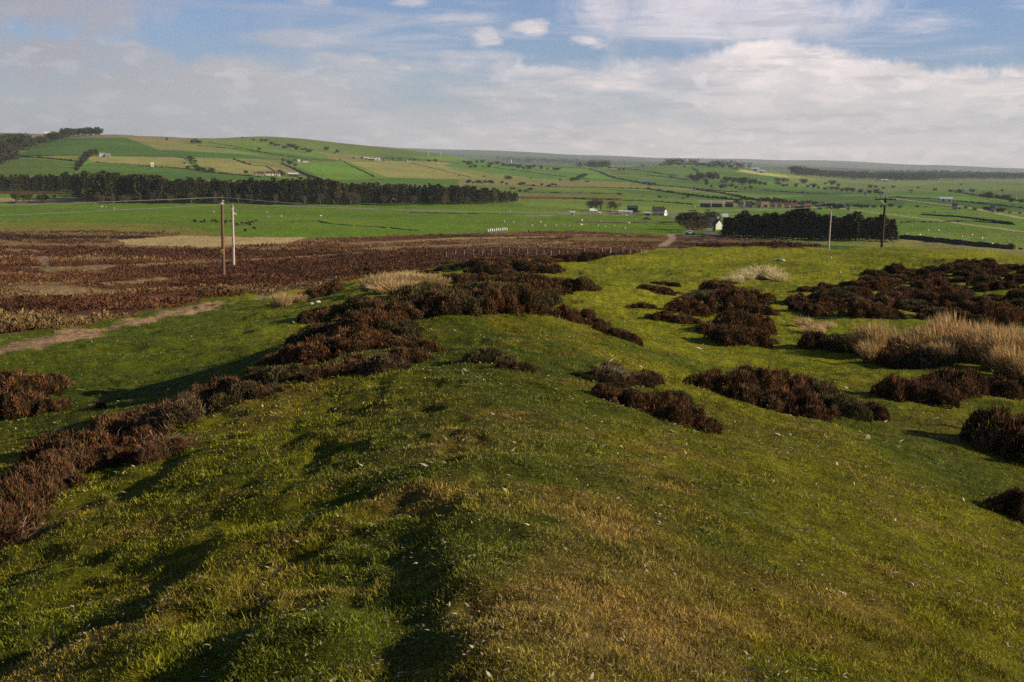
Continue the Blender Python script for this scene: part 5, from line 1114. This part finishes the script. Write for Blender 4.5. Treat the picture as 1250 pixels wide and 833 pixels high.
# ------------------------------------------------------------------ sheep and cattle
def animal(name, col, leg, s):
    """one continuous body: barrel, neck, head and four legs grown from a skeleton"""
    vs = [((-.48,0,.62),.27),((0,0,.62),.30),((.42,0,.66),.25),((.66,0,.62),.12),((.84,0,.44),.10),((.98,0,.34),.06)]
    es = [(0,1),(1,2),(2,3),(3,4),(4,5)]
    for k, (px, b) in enumerate(((-.45, 0), (.38, 2))):
        for sy in (-.14, .14):
            i = len(vs); vs += [((px, sy, .42), .09), ((px-.05 if b == 0 else px, sy, .22), .05), ((px, sy, .0), .045)]; es += [(b, i), (i, i+1), (i+1, i+2)]
    me = bpy.data.meshes.new(name); me.from_pydata([v for v, _ in vs], es, []); o = bpy.data.objects.new(name, me); COL.objects.link(o)
    md = o.modifiers.new('skin', 'SKIN'); me.skin_vertices[0]  if len(me.skin_vertices) else None
    lay = me.skin_vertices[0].data if len(me.skin_vertices) else None
    if lay is None:
        bpy.context.view_layer.objects.active = o
    for i, (_, r_) in enumerate(vs): me.skin_vertices[0].data[i].radius = (r_, r_)
    me.skin_vertices[0].data[1].use_root = True
    o.modifiers.new('sub', 'SUBSURF').levels = 1
    dg = bpy.context.evaluated_depsgraph_get(); m2 = bpy.data.meshes.new_from_object(o.evaluated_get(dg)); bpy.data.objects.remove(o)
    m2.materials.clear(); m2.materials.append(col); m2.transform(Matrix.Scale(s, 4)); m2.name = name
    return m2
wool = mat('wool', (.62, .58, .50), var=.15, scale=6); hide = mat('black_hide', (.012, .011, .011), var=.2)
try:
    SH = animal('sheep', wool, None, .85); CW = animal('cow', hide, None, 1.0)
except Exception as ex:
    print('animal fallback', ex); raise
def herd(pts, me, name, label, cat, group):
    pts = [(p[0]+rb.uniform(-3, 3), p[1]+rb.uniform(-1.6, 1.2)) for p in pts]; hs = hit([p[0] for p in pts], [p[1] for p in pts])
    for P in hs:
        o = link(name, me, None, tuple(P), rb.uniform(0, 6.28)); tag(o, label, cat, group)
herd([(326,260.5),(343,264),(394,266),(624,258.5),(616,271),(627,271.5),(660,271),(648,275.5),(655,276),(663,276.5),(677,275.8),(686,276.5),(693,275.5),(708,275),(728,276),(739,277.5),(750,278),(756,278.3),(764,279),(680,257),(693,258),(709,274.5),(766,272),(776,271),(752,264),(763,264),(123,254),(131,255),(138,255),(284,263),(288,262),(327,265),(258,259),(712,270),(735,271)], SH, 'sheep', 'small white sheep grazing on the big green field before the farmstead', 'sheep', 'sheep on the big green field')
herd([(839,255),(847,254.5),(1110,277),(1123,289),(1132,282),(1146,282.5),(1133,293.5),(1189,287.5),(1200,293),(1202,294.5),(1107,286),(1212,300),(1234,285),(1243,291),(1229,297),(1158,287),(1175,290)], SH, 'sheep', 'small white sheep grazing on the pasture right of the wood', 'sheep', 'sheep on the right-hand pasture')
herd([(237,271.5),(243,272),(247,271.3),(252,272),(256,271.6),(261,272.3),(266,271.8),(274,272.2),(278,273),(284,273),(288,272.5),(292,274.5),(300,273.6),(304,273),(308,272),(312,271.8),(297,275),(240,273),(271,276),(307,276),(312,282),(298,284)], CW, 'cow', 'small black cow grazing behind the left power poles', 'cow', 'black cattle behind the left poles')

# ------------------------------------------------------------------ power poles and lines
polem = mat('pole_wood', (.15, .085, .06), var=.3, scale=6, bump=.3); poled = mat('pole_wood_dark', (.055, .036, .026), var=.3, scale=6); polel = mat('pole_wood_pale', (.46, .38, .32), var=.2, scale=6, bump=.3); steel = mat('galvanised', (.38, .39, .40), rough=.45, metallic=.3); insm = mat('insulator', (.07, .05, .05), rough=.2); yel = mat('sign_yellow', (.80, .50, .02), var=.03); blk = mat('sign_black', (.01, .01, .01))
def at_d(x, y, d):
    a, t = ray(x, y); a = float(a); X_, Y_ = math.sin(a)*d, math.cos(a)*d
    return X_, Y_, float(ground_z(np.array([X_]), np.array([Y_]))[0]), EYE+float(t)*d
def insulator(e, x, y, z, h=.28):
    m = MB()
    for k in range(3): m.tube([(x, y, z+.06+k*.075), (x, y, z+.11+k*.075)], [.075, .045], 10)
    m.tube([(x, y, z-.05), (x, y, z+h)], .025, 6); return link('insulator', m.mesh('insulator', insm), e)
LINEDIR = math.atan2(175-118, 61+32)
def plain_pole(x, yb, yt, d, pm, label, r_=.16):
    X_, Y_, zb, zt = at_d(x, (yb+yt)/2, d); _, t = ray(x, yt); h = EYE+float(t)*d-zb
    e = empty('power_pole', (X_, Y_, zb), LINEDIR)
    link('pole', MB().tube([(0, 0, -.4), (0, 0, h*.5), (0, 0, h)], [r_, r_*.9, r_*.72], 14).mesh('pole', pm), e)
    link('bracket', MB().box(-.11, .11, -.42, .42, h-.42, h-.32).box(-.17, .17, -.17, .17, h-.75, h-.55).mesh('bracket', steel), e)
    for y_ in (-.38, .38): insulator(e, 0, y_, h-.30)
    insulator(e, 0, 0, h+.02)
    sg = link('warning_sign', MB().box(-.15, .15, -r_-.03, -r_-.01, 2.7, 3.15).mesh('plate', yel), e); sg.rotation_euler.z = -LINEDIR
    link('symbol', MB().add([(-.09,-r_-.034,2.8),(.09,-r_-.034,2.8),(0,-r_-.034,3.05)], [(0,1,2)]).mesh('symbol', blk), sg)
    tag(e, label, 'power pole'); return (X_, Y_, zb+h)
A0 = plain_pole(272, 340, 241, 118, polem, 'brown wooden power pole with yellow sign, nearer and taller of the two at left', .19)
B0 = plain_pole(284.5, 325, 249, 152, polel, 'pale sunlit wooden power pole, farther and shorter of the two at left', .19)
def cross_pole(x, yt, d, pm, label, extra=False):
    a, t = ray(x, yt); X_, Y_ = math.sin(float(a))*d, math.cos(float(a))*d; zb = float(ground_z(np.array([X_]), np.array([Y_]))[0]); h = EYE+float(t)*d-zb
    e = empty('power_pole', (X_, Y_, zb), 0)
    link('pole', MB().tube([(0, 0, -.4), (0, 0, h*.5), (0, 0, h)], [.18, .16, .13], 14).mesh('pole', pm), e)
    w = 1.3
    ca_ = link('crossarm', MB().box(-w, w, -.21, -.13, h-.36, h-.20).box(-w, w, .13, .21, h-.36, h-.20).mesh('crossarm', poled), e)
    link('brace', MB().tube([(0, -.18, h-.95), (-.7, -.18, h-.36)], .03, 6).tube([(0, -.18, h-.95), (.7, -.18, h-.36)], .03, 6).mesh('brace', steel), ca_)
    for q in (-w+.08, w-.08): insulator(e, q, -.17, h-.19)
    insulator(e, 0, 0, h)
    if extra:
        insulator(e, -w*.5, -.17, h-.19); insulator(e, w*.5, -.17, h-.19)
        link('top_bracket', MB().tube([(0, 0, h), (0, 0, h+.75)], .035, 6).box(-.3, .3, -.05, .05, h+.55, h+.63).tube([(-.25, 0, h+.63), (-.25, 0, h+.85)], .06, 8).tube([(.25, 0, h+.63), (.25, 0, h+.85)], .06, 8).mesh('top_bracket', steel), e)
    tag(e, label, 'power pole'); return (X_, Y_, zb+h)
A1 = cross_pole(1081, 241, 148, poled, 'dark wooden power pole with crossarm, the taller and rightmost one', True)
B1 = cross_pole(1015, 252.5, 236, polel, 'pale power pole with crossarm standing before the dark wood')
wirem = mat('wire', (.30, .30, .30), var=.02, rough=.4, metallic=.5)
def wire(a, b, sag, label, off):
    a = Vector(a)+Vector(off); b = Vector(b)+Vector(off); pts = []
    for i in range(41):
        t = i/40; p = a.lerp(b, t); p.z -= 4*sag*t*(1-t); pts.append(tuple(p))
    tag(link('power_line', MB().tube(pts, .015, 5, False).mesh('wire', wirem)), label, 'power line', 'power lines')
AL = (A0[0]-93, A0[1]-57, A0[2]-1.2); BL = (B0[0]-93, B0[1]-62, B0[2]-2.4)
n1 = Vector((-math.sin(LINEDIR), math.cos(LINEDIR), 0))
for s, w_ in ((.38, 'far'), (-.38, 'near')):
    wire(A0, A1, 2.0, 'upper power line crossing before the plantation to the dark pole, %s strand' % w_, n1*s)
    wire(A0, AL, .9, 'upper power line running left from the brown pole, %s strand' % w_, n1*s)
    wire(B0, B1, 1.2, 'lower power line crossing before the plantation to the pale pole, %s strand' % w_, n1*s)
    wire(B0, BL, .9, 'lower power line running left from the pale pole, %s strand' % w_, n1*s)
# post and wire fence on the moor edge behind the bank
fx = [545,556,567,578,589,600,611,622,633,644,655,664,673,682.5,692.5,702.5,713.5,718.5,722.5,735.5,744.5,746.5,760,769.5,782.5,788.5]
e = empty('wire_fence', tuple(hit1(664, 312))); base = Vector(e.location); tops = []
pm = mat('fence_post', (.34, .30, .25), var=.25, scale=8)
for i, x in enumerate(fx):
    X_, Y_, zb, zt = at_d(x, 312-(x-690)*.03, 196+(x-690)*.12); big = x in (713.5, 735.5, 744.5); hh = 1.55 if big else 1.2; q = .085 if big else .05
    v = Vector((X_, Y_, zb))-base; m = MB().tube([(v.x, v.y, v.z-.3), (v.x+rb.uniform(-.05,.05), v.y, v.z+hh)], [q, q*.9], 8); link('post', m.mesh('post', pm), e); tops.append(v)
for hh in (.35, .7, 1.05): link('wire', MB().tube([(v.x, v.y, v.z+hh) for v in tops], .006, 4, False).mesh('wire', wirem), e)
tag(e, 'post and wire fence with pale posts along the moor edge behind the bank', 'fence')

# ------------------------------------------------------------------ haze: the air of the valley
hz = link('haze', MB().box(-26500, 26500, -26500, 26500, float(Vg[:, 2].min())-1, float(max(Vg[:, 2].max(), 200))+80).mesh('haze', bpy.data.materials.new('haze')))
tag(hz, 'thin blue haze filling the distance', None, None, 'stuff')
m = hz.data.materials[0]; m.use_nodes = True; nt = m.node_tree; nt.nodes.clear()
pv = nt.nodes.new('ShaderNodeVolumePrincipled'); pv.inputs['Color'].default_value = (.72, .85, 1, 1); pv.inputs['Density'].default_value = 6.0e-5; pv.inputs['Anisotropy'].default_value = 0
ou = nt.nodes.new('ShaderNodeOutputMaterial'); nt.links.new(pv.outputs[0], ou.inputs['Volume'])
